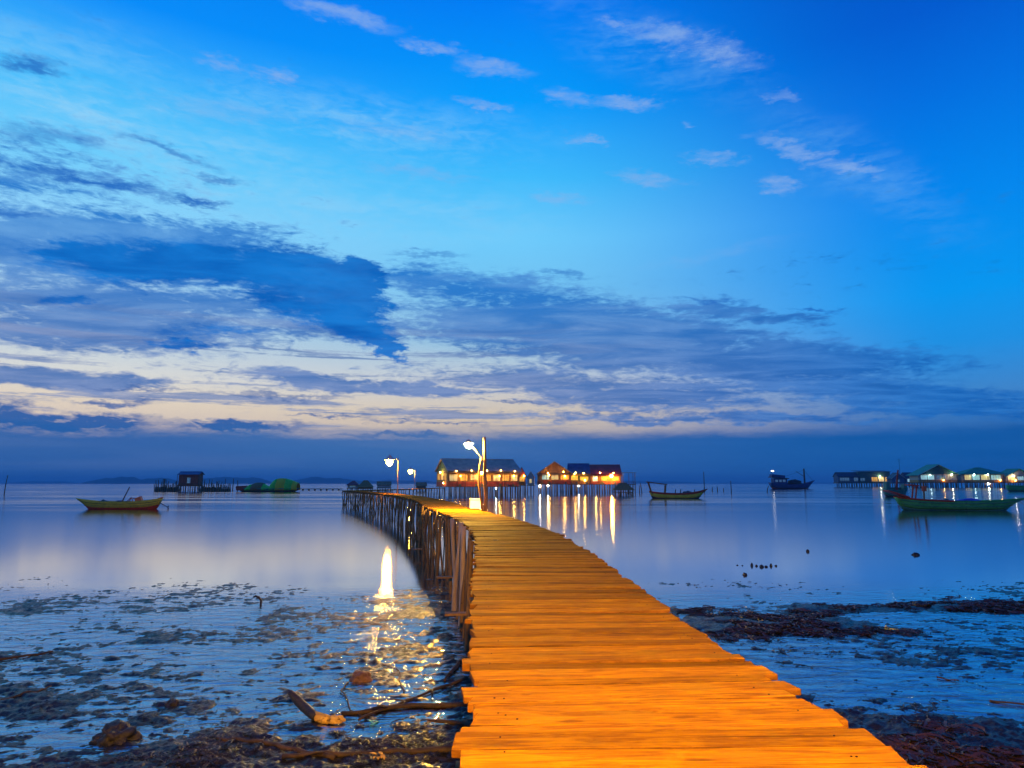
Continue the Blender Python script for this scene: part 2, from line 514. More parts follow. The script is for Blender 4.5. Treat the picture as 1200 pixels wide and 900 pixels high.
deck_material()
rough_mat('deck_edge_shade', (0.09, 0.036, 0.008), (0.20, 0.088, 0.018), 5, 0.85, (1, 1, 3), 0.01, spec=0.1)  # plank sides: weathering plus the shade of the gaps, put into a darker colour
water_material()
mud_material()
rough_mat('pile_wood', (0.12, 0.070, 0.025), (0.27, 0.16, 0.055), 4, 0.75, (1, 1, 0.2), 0.02, wear=(0.03, 0.022, 0.016))
rough_mat('pile_wood_lit', (0.30, 0.22, 0.14), (0.45, 0.36, 0.26), 4, 0.6, (1, 1, 0.2), 0.01)  # lamplight on the bend posts put into a paler wood colour
rough_mat('pole_wood', (0.20, 0.11, 0.045), (0.36, 0.22, 0.10), 5, 0.7, (1, 1, 0.15), 0.015)
rough_mat('lamp_metal', (0.34, 0.33, 0.30), (0.50, 0.48, 0.42), 6, 0.4, (1, 1, 0.5), 0.004, wear=(0.22, 0.10, 0.04), spec=0.6)
rough_mat('white_plastic', (0.72, 0.72, 0.70), (0.82, 0.82, 0.80), 5, 0.45, bumpd=0.003, spec=0.5, rand=0.0)
rough_mat('plank_orange', (0.40, 0.19, 0.05), (0.60, 0.32, 0.09), 1.5, 0.75, (1, 1, 0.3), 0.02)
rough_mat('plank_brown', (0.17, 0.09, 0.035), (0.30, 0.17, 0.06), 1.5, 0.75, (1, 1, 0.3), 0.02)
rough_mat('plank_grey', (0.10, 0.10, 0.10), (0.19, 0.19, 0.18), 1.5, 0.75, (1, 1, 0.3), 0.02)
rough_mat('wall_blue', (0.06, 0.09, 0.14), (0.12, 0.17, 0.24), 1.2, 0.7, (1, 1, 0.4), 0.02, wear=(0.05, 0.05, 0.05))
rough_mat('wall_green', (0.16, 0.24, 0.06), (0.26, 0.36, 0.10), 1.2, 0.7, (1, 1, 0.4), 0.02)
rough_mat('wall_dark_green', (0.03, 0.10, 0.07), (0.06, 0.16, 0.11), 1.2, 0.7, (1, 1, 0.4), 0.02)
rough_mat('wall_red', (0.50, 0.07, 0.035), (0.68, 0.13, 0.055), 1.2, 0.7, (1, 1, 0.4), 0.02)
rough_mat('wall_cream', (0.50, 0.42, 0.30), (0.62, 0.54, 0.40), 1.2, 0.7, (1, 1, 0.4), 0.02)
rough_mat('trim_cream', (0.52, 0.45, 0.33), (0.64, 0.57, 0.44), 2, 0.6, bumpd=0.01)
rough_mat('boat_olive', (0.55, 0.50, 0.03), (0.78, 0.66, 0.05), 1.6, 0.55, (0.5, 1, 1.5), 0.01, wear=(0.16, 0.15, 0.04), spec=0.4)
rough_mat('boat_red', (0.42, 0.045, 0.02), (0.60, 0.07, 0.03), 1.6, 0.6, (0.5, 1, 1.5), 0.01, wear=(0.10, 0.03, 0.02))
rough_mat('boat_green', (0.04, 0.32, 0.06), (0.09, 0.46, 0.10), 1.4, 0.5, (0.5, 1, 1.5), 0.01, wear=(0.03, 0.09, 0.05), spec=0.4)
rough_mat('boat_teal', (0.03, 0.18, 0.11), (0.05, 0.26, 0.16), 1.4, 0.5, (0.5, 1, 1.5), 0.01, wear=(0.03, 0.05, 0.05), spec=0.4)
rough_mat('boat_blue', (0.015, 0.04, 0.12), (0.03, 0.075, 0.20), 1.0, 0.55, (0.5, 1, 1.5), 0.01, wear=(0.03, 0.04, 0.06), spec=0.4)
rough_mat('boat_yellow', (0.42, 0.30, 0.04), (0.56, 0.40, 0.07), 1.4, 0.55, (0.5, 1, 1.5), 0.01, wear=(0.18, 0.12, 0.04), spec=0.4)
rough_mat('boat_floor', (0.07, 0.05, 0.03), (0.14, 0.10, 0.06), 2.0, 0.8, (0.3, 3, 1), 0.02)
rough_mat('engine_orange', (0.72, 0.16, 0.04), (0.82, 0.24, 0.06), 3.0, 0.45, bumpd=0.006, wear=(0.05, 0.04, 0.04), spec=0.5)
rough_mat('dark_iron', (0.025, 0.025, 0.03), (0.05, 0.05, 0.055), 4.0, 0.5, bumpd=0.006, wear=(0.09, 0.045, 0.025), spec=0.5)
rough_mat('tarp_blue', (0.03, 0.04, 0.34), (0.05, 0.07, 0.46), 1.2, 0.55, bumpd=0.05, spec=0.4)
rough_mat('tarp_green', (0.06, 0.58, 0.05), (0.10, 0.70, 0.07), 1.2, 0.6, bumpd=0.05)
rough_mat('tarp_orange', (0.88, 0.52, 0.02), (0.92, 0.62, 0.04), 1.2, 0.6, bumpd=0.05)
rough_mat('net_green', (0.02, 0.075, 0.06), (0.04, 0.11, 0.085), 3.0, 0.9, bumpd=0.02)
rough_mat('thatch', (0.20, 0.13, 0.05), (0.34, 0.22, 0.09), 2.5, 0.9, (1, 1, 5), 0.08)
rough_mat('rock_dark', (0.006, 0.005, 0.005), (0.016, 0.013, 0.012), 5.0, 0.5, bumpd=0.03, wear=(0.030, 0.022, 0.017), spec=0.5)
rough_mat('rock_brown', (0.12, 0.06, 0.03), (0.22, 0.12, 0.06), 6.0, 0.6, bumpd=0.02)
rough_mat('drift_wood', (0.40, 0.24, 0.04), (0.70, 0.45, 0.08), 3.0, 0.7, (0.6, 4, 4), 0.02, wear=(0.10, 0.05, 0.02), rand=0.0)
rough_mat('stick_wood', (0.020, 0.013, 0.009), (0.055, 0.034, 0.020), 6.0, 0.7, bumpd=0.01)
rough_mat('weed_brown', (0.010, 0.005, 0.004), (0.032, 0.012, 0.008), 4.0, 0.5, bumpd=0.004, spec=0.5, rand=0.5)
rough_mat('weed_black', (0.007, 0.006, 0.005), (0.020, 0.014, 0.010), 4.0, 0.5, bumpd=0.004, spec=0.5, rand=0.5)
rough_mat('nail_iron', (0.015, 0.007, 0.003), (0.04, 0.018, 0.006), 30.0, 0.8, bumpd=0.001, spec=0.1)
rough_mat('leaf_yellow', (0.50, 0.42, 0.06), (0.62, 0.54, 0.10), 8.0, 0.6, bumpd=0.004)
rough_mat('litter_teal', (0.02, 0.30, 0.30), (0.05, 0.42, 0.42), 6.0, 0.4, bumpd=0.01, spec=0.5)
rough_mat('flag_red', (0.50, 0.03, 0.02), (0.58, 0.05, 0.03), 3.0, 0.7, bumpd=0.01)
rough_mat('hill_forest', (0.020, 0.035, 0.018), (0.040, 0.060, 0.028), 0.01, 0.95, bumpd=3.0, spec=0.0, rand=0.0)


def tin_roof(name, c1, c2):
    m, N, b, o = mat(name)
    tc = N.new('ShaderNodeTexCoord').outputs['Object']
    n1 = N.noise(tc, 0.6, 6, 0.65)
    n2 = N.noise(tc, 2.4, 7, 0.7)
    col = N.mix(N.mrange(n1, 0.38, 0.62), c1, c2)
    col = N.mix(N.mrange(n2, 0.58, 0.68), col, (0.08, 0.035, 0.02))
    N.put(b.inputs['Base Color'], col)
    b.inputs['Roughness'].default_value = 0.5
    b.inputs['Specular IOR Level'].default_value = 0.4
    wv = N.new('ShaderNodeTexWave', wave_type='BANDS', bands_direction='X')
    N.put(wv.inputs['Vector'], tc)
    wv.inputs['Scale'].default_value = 1.1
    bump(N, b, wv.outputs['Fac'], 0.7, 0.04)
    return m


tin_roof('roof_grey', (0.34, 0.24, 0.17), (0.46, 0.34, 0.22))
tin_roof('roof_blue', (0.02, 0.055, 0.15), (0.035, 0.09, 0.21))
tin_roof('roof_maroon', (0.26, 0.04, 0.04), (0.36, 0.06, 0.05))
tin_roof('roof_green', (0.02, 0.26, 0.10), (0.04, 0.36, 0.15))
tin_roof('roof_dark', (0.025, 0.035, 0.05), (0.05, 0.06, 0.08))
tin_roof('roof_rust', (0.26, 0.13, 0.05), (0.40, 0.22, 0.09))

emit_mat('bulb_street', (1.0, 0.455, 0.010), 12500.0)
emit_mat('bulb_bend', (1.0, 0.56, 0.08), 18000.0)
emit_mat('bulb_pier', (1.0, 0.42, 0.03), 750.0)
emit_mat('bulb_warm', (1.0, 0.50, 0.08), 170.0)
emit_mat('bulb_porch', (1.0, 0.50, 0.08), 330.0)
emit_mat('bulb_white', (1.0, 0.88, 0.62), 120.0)
emit_mat('bulb_cool', (0.70, 0.95, 0.95), 60.0)
emit_mat('window_amber', (1.0, 0.50, 0.07), 0.95, 1.6)
emit_mat('window_pale', (1.0, 0.74, 0.28), 0.95, 1.6)
emit_mat('window_cool', (0.50, 0.85, 0.80), 0.75, 1.4)
emit_mat('window_dim', (0.16, 0.34, 0.42), 0.35, 0.9)
emit_mat('ship_light', (1.0, 0.98, 0.95), 6.0)

# ------------------------------------------------------------------ mesh helpers
class MB:
    def __init__(self):
        self.v = []
        self.f = []
        self.uv = {}

    def add(self, vs, fs):
        b = len(self.v)
        self.v.extend(Vector(v) for v in vs)
        self.f.extend(tuple(b + i for i in f) for f in fs)
        return b

    def box(self, c, s, rot=None):
        c = Vector(c)
        x, y, z = (k / 2 for k in s)
        vs = [Vector(p) for p in ((-x, -y, -z), (x, -y, -z), (x, y, -z), (-x, y, -z), (-x, -y, z), (x, -y, z), (x, y, z), (-x, y, z))]
        if rot:
            vs = [rot @ v for v in vs]
        self.add([v + c for v in vs], [(0, 3, 2, 1), (4, 5, 6, 7), (0, 1, 5, 4), (1, 2, 6, 5), (2, 3, 7, 6), (3, 0, 4, 7)])
        return self

    def tube(self, pts, rad, n=8, jit=0.0):
        pts = [Vector(p) for p in pts]
        if not isinstance(rad, (list, tuple)):
            rad = [rad] * len(pts)
        t0 = (pts[1] - pts[0]).normalized()
        up = Vector((0, 0, 1)) if abs(t0.z) < 0.9 else Vector((1, 0, 0))
        a = t0.cross(up).normalized()
        rings = []
        for i, p in enumerate(pts):
            t = (pts[min(i + 1, len(pts) - 1)] - pts[max(i - 1, 0)]).normalized()
            a = (a - t * a.dot(t)).normalized()
            b = t.cross(a)
            r = rad[i]
            ring = []
            for k in range(n):
                g = 2 * PI * k / n
                rr = r * (1 + random.uniform(-jit, jit))
                ring.append(p + (a * math.cos(g) + b * math.sin(g)) * rr)
            rings.append(ring)
        vs = [v for r_ in rings for v in r_]
        fs = []
        for i in range(len(pts) - 1):
            for k in range(n):
                fs.append((i * n + k, i * n + (k + 1) % n, (i + 1) * n + (k + 1) % n, (i + 1) * n + k))
        fs.append(tuple(range(n))[::-1])
        fs.append(tuple((len(pts) - 1) * n + k for k in range(n)))
        self.add(vs, fs)
        return self

    def prism(self, poly, ext):
        """poly: ring of 3d points, pushed along ext"""
        ext = Vector(ext)
        n = len(poly)
        vs = [Vector(p) for p in poly] + [Vector(p) + ext for p in poly]
        fs = [tuple(range(n))[::-1], tuple(range(n, 2 * n))] + [(i, (i + 1) % n, n + (i + 1) % n, n + i) for i in range(n)]
        self.add(vs, fs)
        return self

    def slab(self, quad, thick):
        """a sheet with thickness from four or more corner points"""
        q = [Vector(p) for p in quad]
        nrm = (q[1] - q[0]).cross(q[2] - q[0]).normalized()
        return self.prism(q, nrm * thick)

    def ball(self, c, r, seg=12, rings=8, squash=(1, 1, 1)):
        vs, fs = [], []
        c = Vector(c)
        for i in range(rings + 1):
            th = PI * i / rings
            for k in range(seg):
                ph = 2 * PI * k / seg
                vs.append(c + Vector((r * math.sin(th) * math.cos(ph) * squash[0], r * math.sin(th) * math.sin(ph) * squash[1], r * math.cos(th) * squash[2])))
        for i in range(rings):
            for k in range(seg):
                fs.append((i * seg + k, (i + 1) * seg + k, (i + 1) * seg + (k + 1) % seg, i * seg + (k + 1) % seg))
        self.add(vs, fs)
        return self

    def grid(self, rows):
        """rows: list of equally long point rows"""
        n = len(rows[0])
        vs = [p for r_ in rows for p in r_]
        fs = []
        for i in range(len(rows) - 1):
            for k in range(n - 1):
                fs.append((i * n + k, i * n + k + 1, (i + 1) * n + k + 1, (i + 1) * n + k))
        self.add(vs, fs)
        return self

    def build(self, name, material, parent=None, smooth=False, weld=False):
        me = bpy.data.meshes.new(name)
        me.from_pydata([tuple(v) for v in self.v], [], self.f)
        me.materials.append(MATS[material] if isinstance(material, str) else material)
        if weld:
            bm = bmesh.new()
            bm.from_mesh(me)
            bmesh.ops.remove_doubles(bm, verts=bm.verts, dist=1e-5)
            bmesh.ops.recalc_face_normals(bm, faces=bm.faces)
            bm.to_mesh(me)
            bm.free()
        if smooth:
            me.polygons.foreach_set('use_smooth', [True] * len(me.polygons))
        me.update()
        o = bpy.data.objects.new(name, me)
        COL.objects.link(o)
        if parent is not None:
            o.parent = parent
        return o


def thing(name, label, cat, loc=(0, 0, 0), rz=0.0, group=None):
    o = bpy.data.objects.new(name, None)
    o.empty_display_size = 0.2
    COL.objects.link(o)
    o.location = loc
    o.rotation_euler = (0, 0, rz)
    o['label'] = label
    o['category'] = cat
    o['kind'] = 'thing'
    if group:
        o['group'] = group
    return o


def tag(o, label, cat, group=None, kind='thing'):
    o['label'] = label
    o['category'] = cat
    o['kind'] = kind
    if group:
        o['group'] = group
    return o


def structure(o, label, cat):
    o['kind'] = 'structure'
    o['label'] = label
    o['category'] = cat
    return o


def catmull(pts, t):
    n = len(pts) - 1
    i = min(int(t), n - 1)
    f = t - i
    p0, p1, p2, p3 = (Vector(pts[max(0, min(n, k))]) for k in (i - 1, i, i + 1, i + 2))
    return 0.5 * ((2 * p1) + (p2 - p0) * f + (2 * p0 - 5 * p1 + 4 * p2 - p3) * f * f + (3 * p1 - p0 - 3 * p2 + p3) * f ** 3)


def resample(pts, step=0.05):
    dense = [catmull(pts, k / 400 * (len(pts) - 1)) for k in range(401)]
    s = [0.0]
    for a, b in zip(dense, dense[1:]):
        s.append(s[-1] + (b - a).length)
    return dense, s


class Path:
    def __init__(self, pts):
        self.d, self.s = resample([Vector((p[0], p[1], 0)) for p in pts])
        self.len = self.s[-1]

    def at(self, s):
        s = max(0.0, min(self.len - 1e-4, s))
        k = int(np.searchsorted(self.s, s, side='right')) - 1
        k = min(k, len(self.d) - 2)
        f = (s - self.s[k]) / max(1e-9, self.s[k + 1] - self.s[k])
        p = self.d[k].lerp(self.d[k + 1], f)
        t = (self.d[min(k + 2, len(self.d) - 1)] - self.d[max(k - 1, 0)]).normalized()
        return p, t


# ------------------------------------------------------------------ numpy noise
def vnoise(x, y, seed=0):
    xi = np.floor(x).astype(np.int64)
    yi = np.floor(y).astype(np.int64)
    xf = x - xi
    yf = y - yi

    def h(a, b):
        n = (a * 374761393 + b * 668265263 + seed * 974634777) & 0x7fffffff
        n = ((n ^ (n >> 13)) * 1274126177) & 0x7fffffff
        return ((n ^ (n >> 16)) & 0xffff) / 65535.0
    u = xf * xf * xf * (xf * (xf * 6 - 15) + 10)
    v = yf * yf * yf * (yf * (yf * 6 - 15) + 10)
    a, b, c, d = h(xi, yi), h(xi + 1, yi), h(xi, yi + 1), h(xi + 1, yi + 1)
    return (a * (1 - u) + b * u) * (1 - v) + (c * (1 - u) + d * u) * v


def fbm(x, y, oct=5, seed=0, gain=0.5):
    out = np.zeros_like(x)
    amp, tot = 1.0, 0.0
    for k in range(oct):
        c, s = math.cos(0.6 * k), math.sin(0.6 * k)
        out += amp * vnoise(x * c - y * s + 17.3 * k, x * s + y * c - 9.1 * k, seed + k)
        tot += amp
        amp *= gain
        x = x * 2.03
        y = y * 2.03
    return out / tot


# ------------------------------------------------------------------ sea, flats, hills
def build_setting():
    # water: one level sheet out to the horizon
    m = MB()
    radii = [0.0, 30, 60, 120, 250, 600, 1500, 5000, 16000]
    n = 64
    vs = [Vector((0, 0, 0))]
    for r_ in radii[1:]:
        vs += [Vector((r_ * math.cos(2 * PI * k / n), r_ * math.sin(2 * PI * k / n), 0)) for k in range(n)]
    fs = [(0, 1 + k, 1 + (k + 1) % n) for k in range(n)]
    for i in range(len(radii) - 2):
        a, b = 1 + i * n, 1 + (i + 1) * n
        fs += [(a + k, b + k, b + (k + 1) % n, a + (k + 1) % n) for k in range(n)]
    m.add(vs, fs)
    structure(m.build('water', 'sea_water'), 'calm blue sea at dusk reaching the horizon and flooding the shallows', 'sea')

    # tidal flat: the sea bed near the shore, its lumps standing out of the film of water
    inv = np.linspace(1 / 6.0, 1 / 40.0, 470)
    ys = np.concatenate([[-14, -9, -5, -2, 0, 1.5, 3, 4, 5, 5.6], 1 / inv])
    us = np.linspace(-1, 1, 940)
    hw = np.maximum(13.0, np.abs(ys) * 1.0 + 6.0)
    Y, U = np.meshgrid(ys, us, indexing='ij')
    X = U * hw[:, None]
    Z = mud_height(X, Y)
    nr, nc = X.shape
    co = np.stack([X, Y, Z], axis=-1).reshape(-1, 3).astype(np.float32)
    idx = np.arange(nr * nc).reshape(nr, nc)
    q = np.stack([idx[:-1, :-1], idx[:-1, 1:], idx[1:, 1:], idx[1:, :-1]], axis=-1).reshape(-1, 4)
    me = bpy.data.meshes.new('mud_flat')
    me.vertices.add(len(co))
    me.vertices.foreach_set('co', co.ravel())
    me.loops.add(q.size)
    me.loops.foreach_set('vertex_index', q.ravel().astype(np.int32))
    me.polygons.add(len(q))
    me.polygons.foreach_set('loop_start', (np.arange(len(q)) * 4).astype(np.int32))
    me.polygons.foreach_set('use_smooth', np.ones(len(q), dtype=bool))
    me.update(calc_edges=True)
    me.materials.append(MATS['wet_mud'])
    o = bpy.data.objects.new('ground', me)
    COL.objects.link(o)
    structure(o, 'dark wet mud flat showing in lumps through the shallow water', 'mud flat')

    # far hills
    m = MB()
    for (px0, px1, top, dist, seed) in ((95, 218, 554.6, 7000, 1), (205, 322, 554.6, 7600, 2), (330, 430, 556.0, 8200, 3), (405, 520, 559.5, 9500, 4), (0, 110, 562.8, 11000, 5), (560, 830, 561.0, 12000, 6),
                                        (830, 1000, 563.5, 14000, 7)):
        k = 60
        rows = []
        for j, back in enumerate((0.0, 0.5, 1.0, 1.6)):
            row = []
            for i in range(k + 1):
                t = i / k
                px = px0 + (px1 - px0) * t
                dd = dist * (1 + 0.10 * back)
                d = ray(px, HORIZON)
                p = d * (dd / d.y)
                prof = (math.sin(PI * t) ** 0.55) * (0.62 + 0.38 * mnoise.noise(Vector((t * 4.2 + seed * 7, seed, 0))) + 0.12 * mnoise.noise(Vector((t * 15, seed * 3, 2))))
                hgt = max(0.0, prof) * (HORIZON - top) * dist / FPX * 1.15
                row.append(Vector((p.x, p.y, (-12.0, hgt * 0.72, hgt, -12.0)[j])))
            rows.append(row)
        m.grid(rows)
    structure(m.build('hills', 'hill_forest', smooth=True), 'low blue hills on the horizon across the sea', 'hills')


def mud_height(X, Y):
    big = fbm(X * 0.22, Y * 0.30, 4, 3) - 0.5
    med = fbm(X * 3.2, Y * 4.6, 5, 21, 0.64) - 0.5
    sml = fbm(X * 7.0, Y * 9.0, 4, 47, 0.6) - 0.5
    base = np.interp(Y, [-14, 3, 7.5, 9.0, 10.5, 12.5, 16, 20, 24, 27, 31, 40], [0.30, 0.18, 0.075, 0.042, 0.014, -0.010, -0.010, -0.006, -0.014, -0.055, -0.16, -0.5])
    right = np.clip((X - 2.0) / 5.0, 0, 1)
    base = base - 0.014 * right * (Y > 10)
    mask = fbm(X * 0.5, Y * 0.6, 3, 77) - 0.5
    h = base + 0.04 * big + 0.11 * mask + 0.13 * med + 0.07 * sml + 0.022 * (fbm(X * 17.0, Y * 19.0, 3, 91) - 0.5)
    # a low shoal beside the pier
    h = h + 0.022 * np.exp(-((X + 3.6) / 2.2) ** 2) * np.exp(-((Y - 20.0) / 5.0) ** 2)
    # weed-covered bars on the right
    def bar(y0, x0, x1, w, amp, slope=0.0):
        yy = Y - (y0 + slope * (X - x0)) - 1.1 * (fbm(X * 0.35, X * 0 + y0, 3, 5) - 0.5)
        return amp * np.exp(-(yy / w) ** 2) * np.clip((X - x0) / 1.5, 0, 1) * np.clip((x1 - X) / 2.0, 0, 1)
    h = h + bar(20.3, 7.0, 20.0, 0.75, 0.085) + bar(18.2, 3.5, 10.5, 0.9, 0.075, -0.05) + bar(10.0, 3.0, 12.0, 0.9, 0.05)
    return np.maximum(h, -0.6)


def mud_z(x, y):
    return float(mud_height(np.array([float(x)]), np.array([float(y)]))[0])


def top_z(x, y):
    return max(0.0, mud_z(x, y))


build_setting()


def build_air():
    m = MB()
    m.box((0, 6800, 60 - 0.5), (40000, 16000, 125))
    mt = bpy.data.materials.new('haze')
    mt.use_nodes = True
    mt.node_tree.nodes.clear()
    N = NT(mt.node_tree)
    v = N.new('ShaderNodeVolumePrincipled')
    v.inputs['Color'].default_value = (0.32, 0.72, 1.0, 1)
    v.inputs['Density'].default_value = 1.4e-4
    o = N.new('ShaderNodeOutputMaterial')
    N.l.new(v.outputs[0], o.inputs['Volume'])
    h = m.build('haze', mt)
    h['kind'] = 'stuff'
    h['label'] = 'thin blue evening haze over the sea'
    h['category'] = 'haze'


build_air()

# ------------------------------------------------------------------ the pier
PIER = Path([(0.90, -9), (0.84, -4), (0.79, 0), (0.73, 2.76), (0.69, 3.9), (0.59, 5.3), (0.48, 8.1), (0.38, 11.4), (-0.03, 17.2), (-1.05, 23.9), (-1.95, 28.3), (-3.3, 34.7), (-6.1, 49.7), (-11.5, 70.8), (-19.6, 95.0), (-27.6, 116.0)])
WALK = Path([(-27.0, 113.5), (-25.2, 124), (-22.8, 138), (-21.4, 152), (-20.2, 170), (-18.8, 187)])


def deck_mesh(path, s0, s1, width0, parent, name, wide=(0.11, 0.22)):
    vs, fs, uvs = [], [], []
    s = s0
    i = 0
    while s < s1:
        w = random.uniform(*wide)
        p, t = path.at(s + w / 2)
        nrm = Vector((t.y, -t.x, 0))
        width = float(np.interp(s, [0, 11.6, 12.6, 14.0, 17.0, 21.0, 26.0], [width0 - 0.02, width0 - 0.02, width0 - 0.12, width0 - 0.17, width0 - 0.06, width0, width0])) if width0 > 1.8 else width0
        yaw = random.gauss(0, 0.012)
        t2 = (t + nrm * yaw).normalized()
        n2 = Vector((t2.y, -t2.x, 0))
        L = width / 2 + random.gauss(0, 0.020) + (random.uniform(0.03, 0.09) if random.random() < 0.08 else 0)
        Rr = width / 2 + random.gauss(0, 0.022) + (random.uniform(0.03, 0.08) if random.random() < 0.08 else 0)
        zc = ZD + random.gauss(0, 0.002)
        tilt = random.gauss(0, 0.004)
        roll = random.gauss(0, 0.002)
        th = random.uniform(0.032, 0.05)
        gap = random.choice((0.0, 0.0, 0.002, 0.003, 0.008))
        hw = w / 2 - gap / 2
        nseg = 14 if s < 30 else (8 if s < 60 else 4)
        b = len(vs)
        ph1, ph2 = random.uniform(0, 6), random.uniform(0, 6)
        cut = [random.gauss(0, 0.016) for _ in range(4)]
        for k in range(nseg + 1):
            f = k / nseg
            xx = -L + (L + Rr) * f
            wob = 0.004 * math.sin(2.3 * xx + ph1) + 0.002 * math.sin(6.1 * xx + ph2)
            wob2 = 0.004 * math.sin(2.0 * xx + ph2) + 0.002 * math.sin(7.3 * xx + ph1)
            warp = 0.003 * math.sin(1.6 * xx + ph1)
            e0 = cut[0] if k == 0 else (cut[1] if k == nseg else 0)
            e1 = cut[2] if k == 0 else (cut[3] if k == nseg else 0)
            for (sy, sz) in ((-1, 1), (1, 1), (1, 0), (-1, 0)):
                off = (-hw + wob) if sy < 0 else (hw + wob2)
                lat = xx + (e0 if sy < 0 else e1)
                edge = -0.004 if sz else 0.0
                q = p + n2 * lat + t2 * (off - (edge if sy < 0 else -edge) * 0)
                zz = zc + warp + tilt * lat + roll * (off / 0.1) - (0 if sz else th)
                vs.append((q.x, q.y, zz))
                uvs.append((lat + 3 * (i % 7), s + off))
        for k in range(nseg):
            a, c = b + 4 * k, b + 4 * (k + 1)
            for e in range(4):
                fs.append((a + e, c + e, c + (e + 1) % 4, a + (e + 1) % 4))
        fs.append((b, b + 1, b + 2, b + 3))
        e = b + 4 * nseg
        fs.append((e + 3, e + 2, e + 1, e))
        s += w
        i += 1
    me = bpy.data.meshes.new(name)
    me.from_pydata(vs, [], fs)
    bm = bmesh.new()
    bm.from_mesh(me)
    bmesh.ops.recalc_face_normals(bm, faces=bm.faces)
    bm.to_mesh(me)
    bm.free()
    ul = me.uv_layers.new(name='grain')
    li = np.empty(len(me.loops), dtype=np.int32)
    me.loops.foreach_get('vertex_index', li)
    ul.data.foreach_set('uv', np.array(uvs, dtype=np.float32)[li].ravel())
    me.materials.append(MATS['deck_wood'])
    me.materials.append(MATS['deck_edge_shade'])
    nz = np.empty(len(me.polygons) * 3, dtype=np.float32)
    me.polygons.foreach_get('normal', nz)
    me.polygons.foreach_set('material_index', (nz[2::3] < 0.7).astype(np.int32))  # side faces take the darker colour with the gap shade in it
    me.update()
    o = bpy.data.objects.new(name, me)
    COL.objects.link(o)
    o.parent = parent
    bv = o.modifiers.new('worn_edges', 'BEVEL')
    bv.width = 0.006
    bv.segments = 2
    bv.limit_method = 'ANGLE'
    bv.angle_limit = R(50)
    return o


def pile(path, s, side, parent, lean=0.0, r_=0.07, top=None, mtl='pile_wood', inset=0.16, width=2.0, name='post'):
    p, t = path.at(s)
    n = Vector((t.y, -t.x, 0))
    a = p + n * side * (width / 2 - inset)
    zt = (ZD - 0.10) if top is None else top
    foot = a + n * random.gauss(0, 0.10) + n * side * abs(random.gauss(0, 0.08)) + t * (random.gauss(0, 0.30) + lean)
    zb = min(0.0, mud_z(foot.x, foot.y)) - 0.5 if foot.y < 45 else -0.8
    k = 6
    bx, by = random.gauss(0, 0.045), random.gauss(0, 0.045)
    pts = []
    for i in range(k + 1):
        f = i / k
        q = Vector((foot.x, foot.y, zb)).lerp(Vector((a.x, a.y, zt)), f)
        q += n * bx * math.sin(PI * f * 1.6) + t * by * math.sin(PI * f * 1.3)
        pts.append(q)
    rr = [r_ * (1.12 - 0.25 * i / k) * random.uniform(0.93, 1.07) for i in range(k + 1)]
    return MB().tube(pts, rr, 8, 0.06).build(name, mtl, parent, smooth=True)


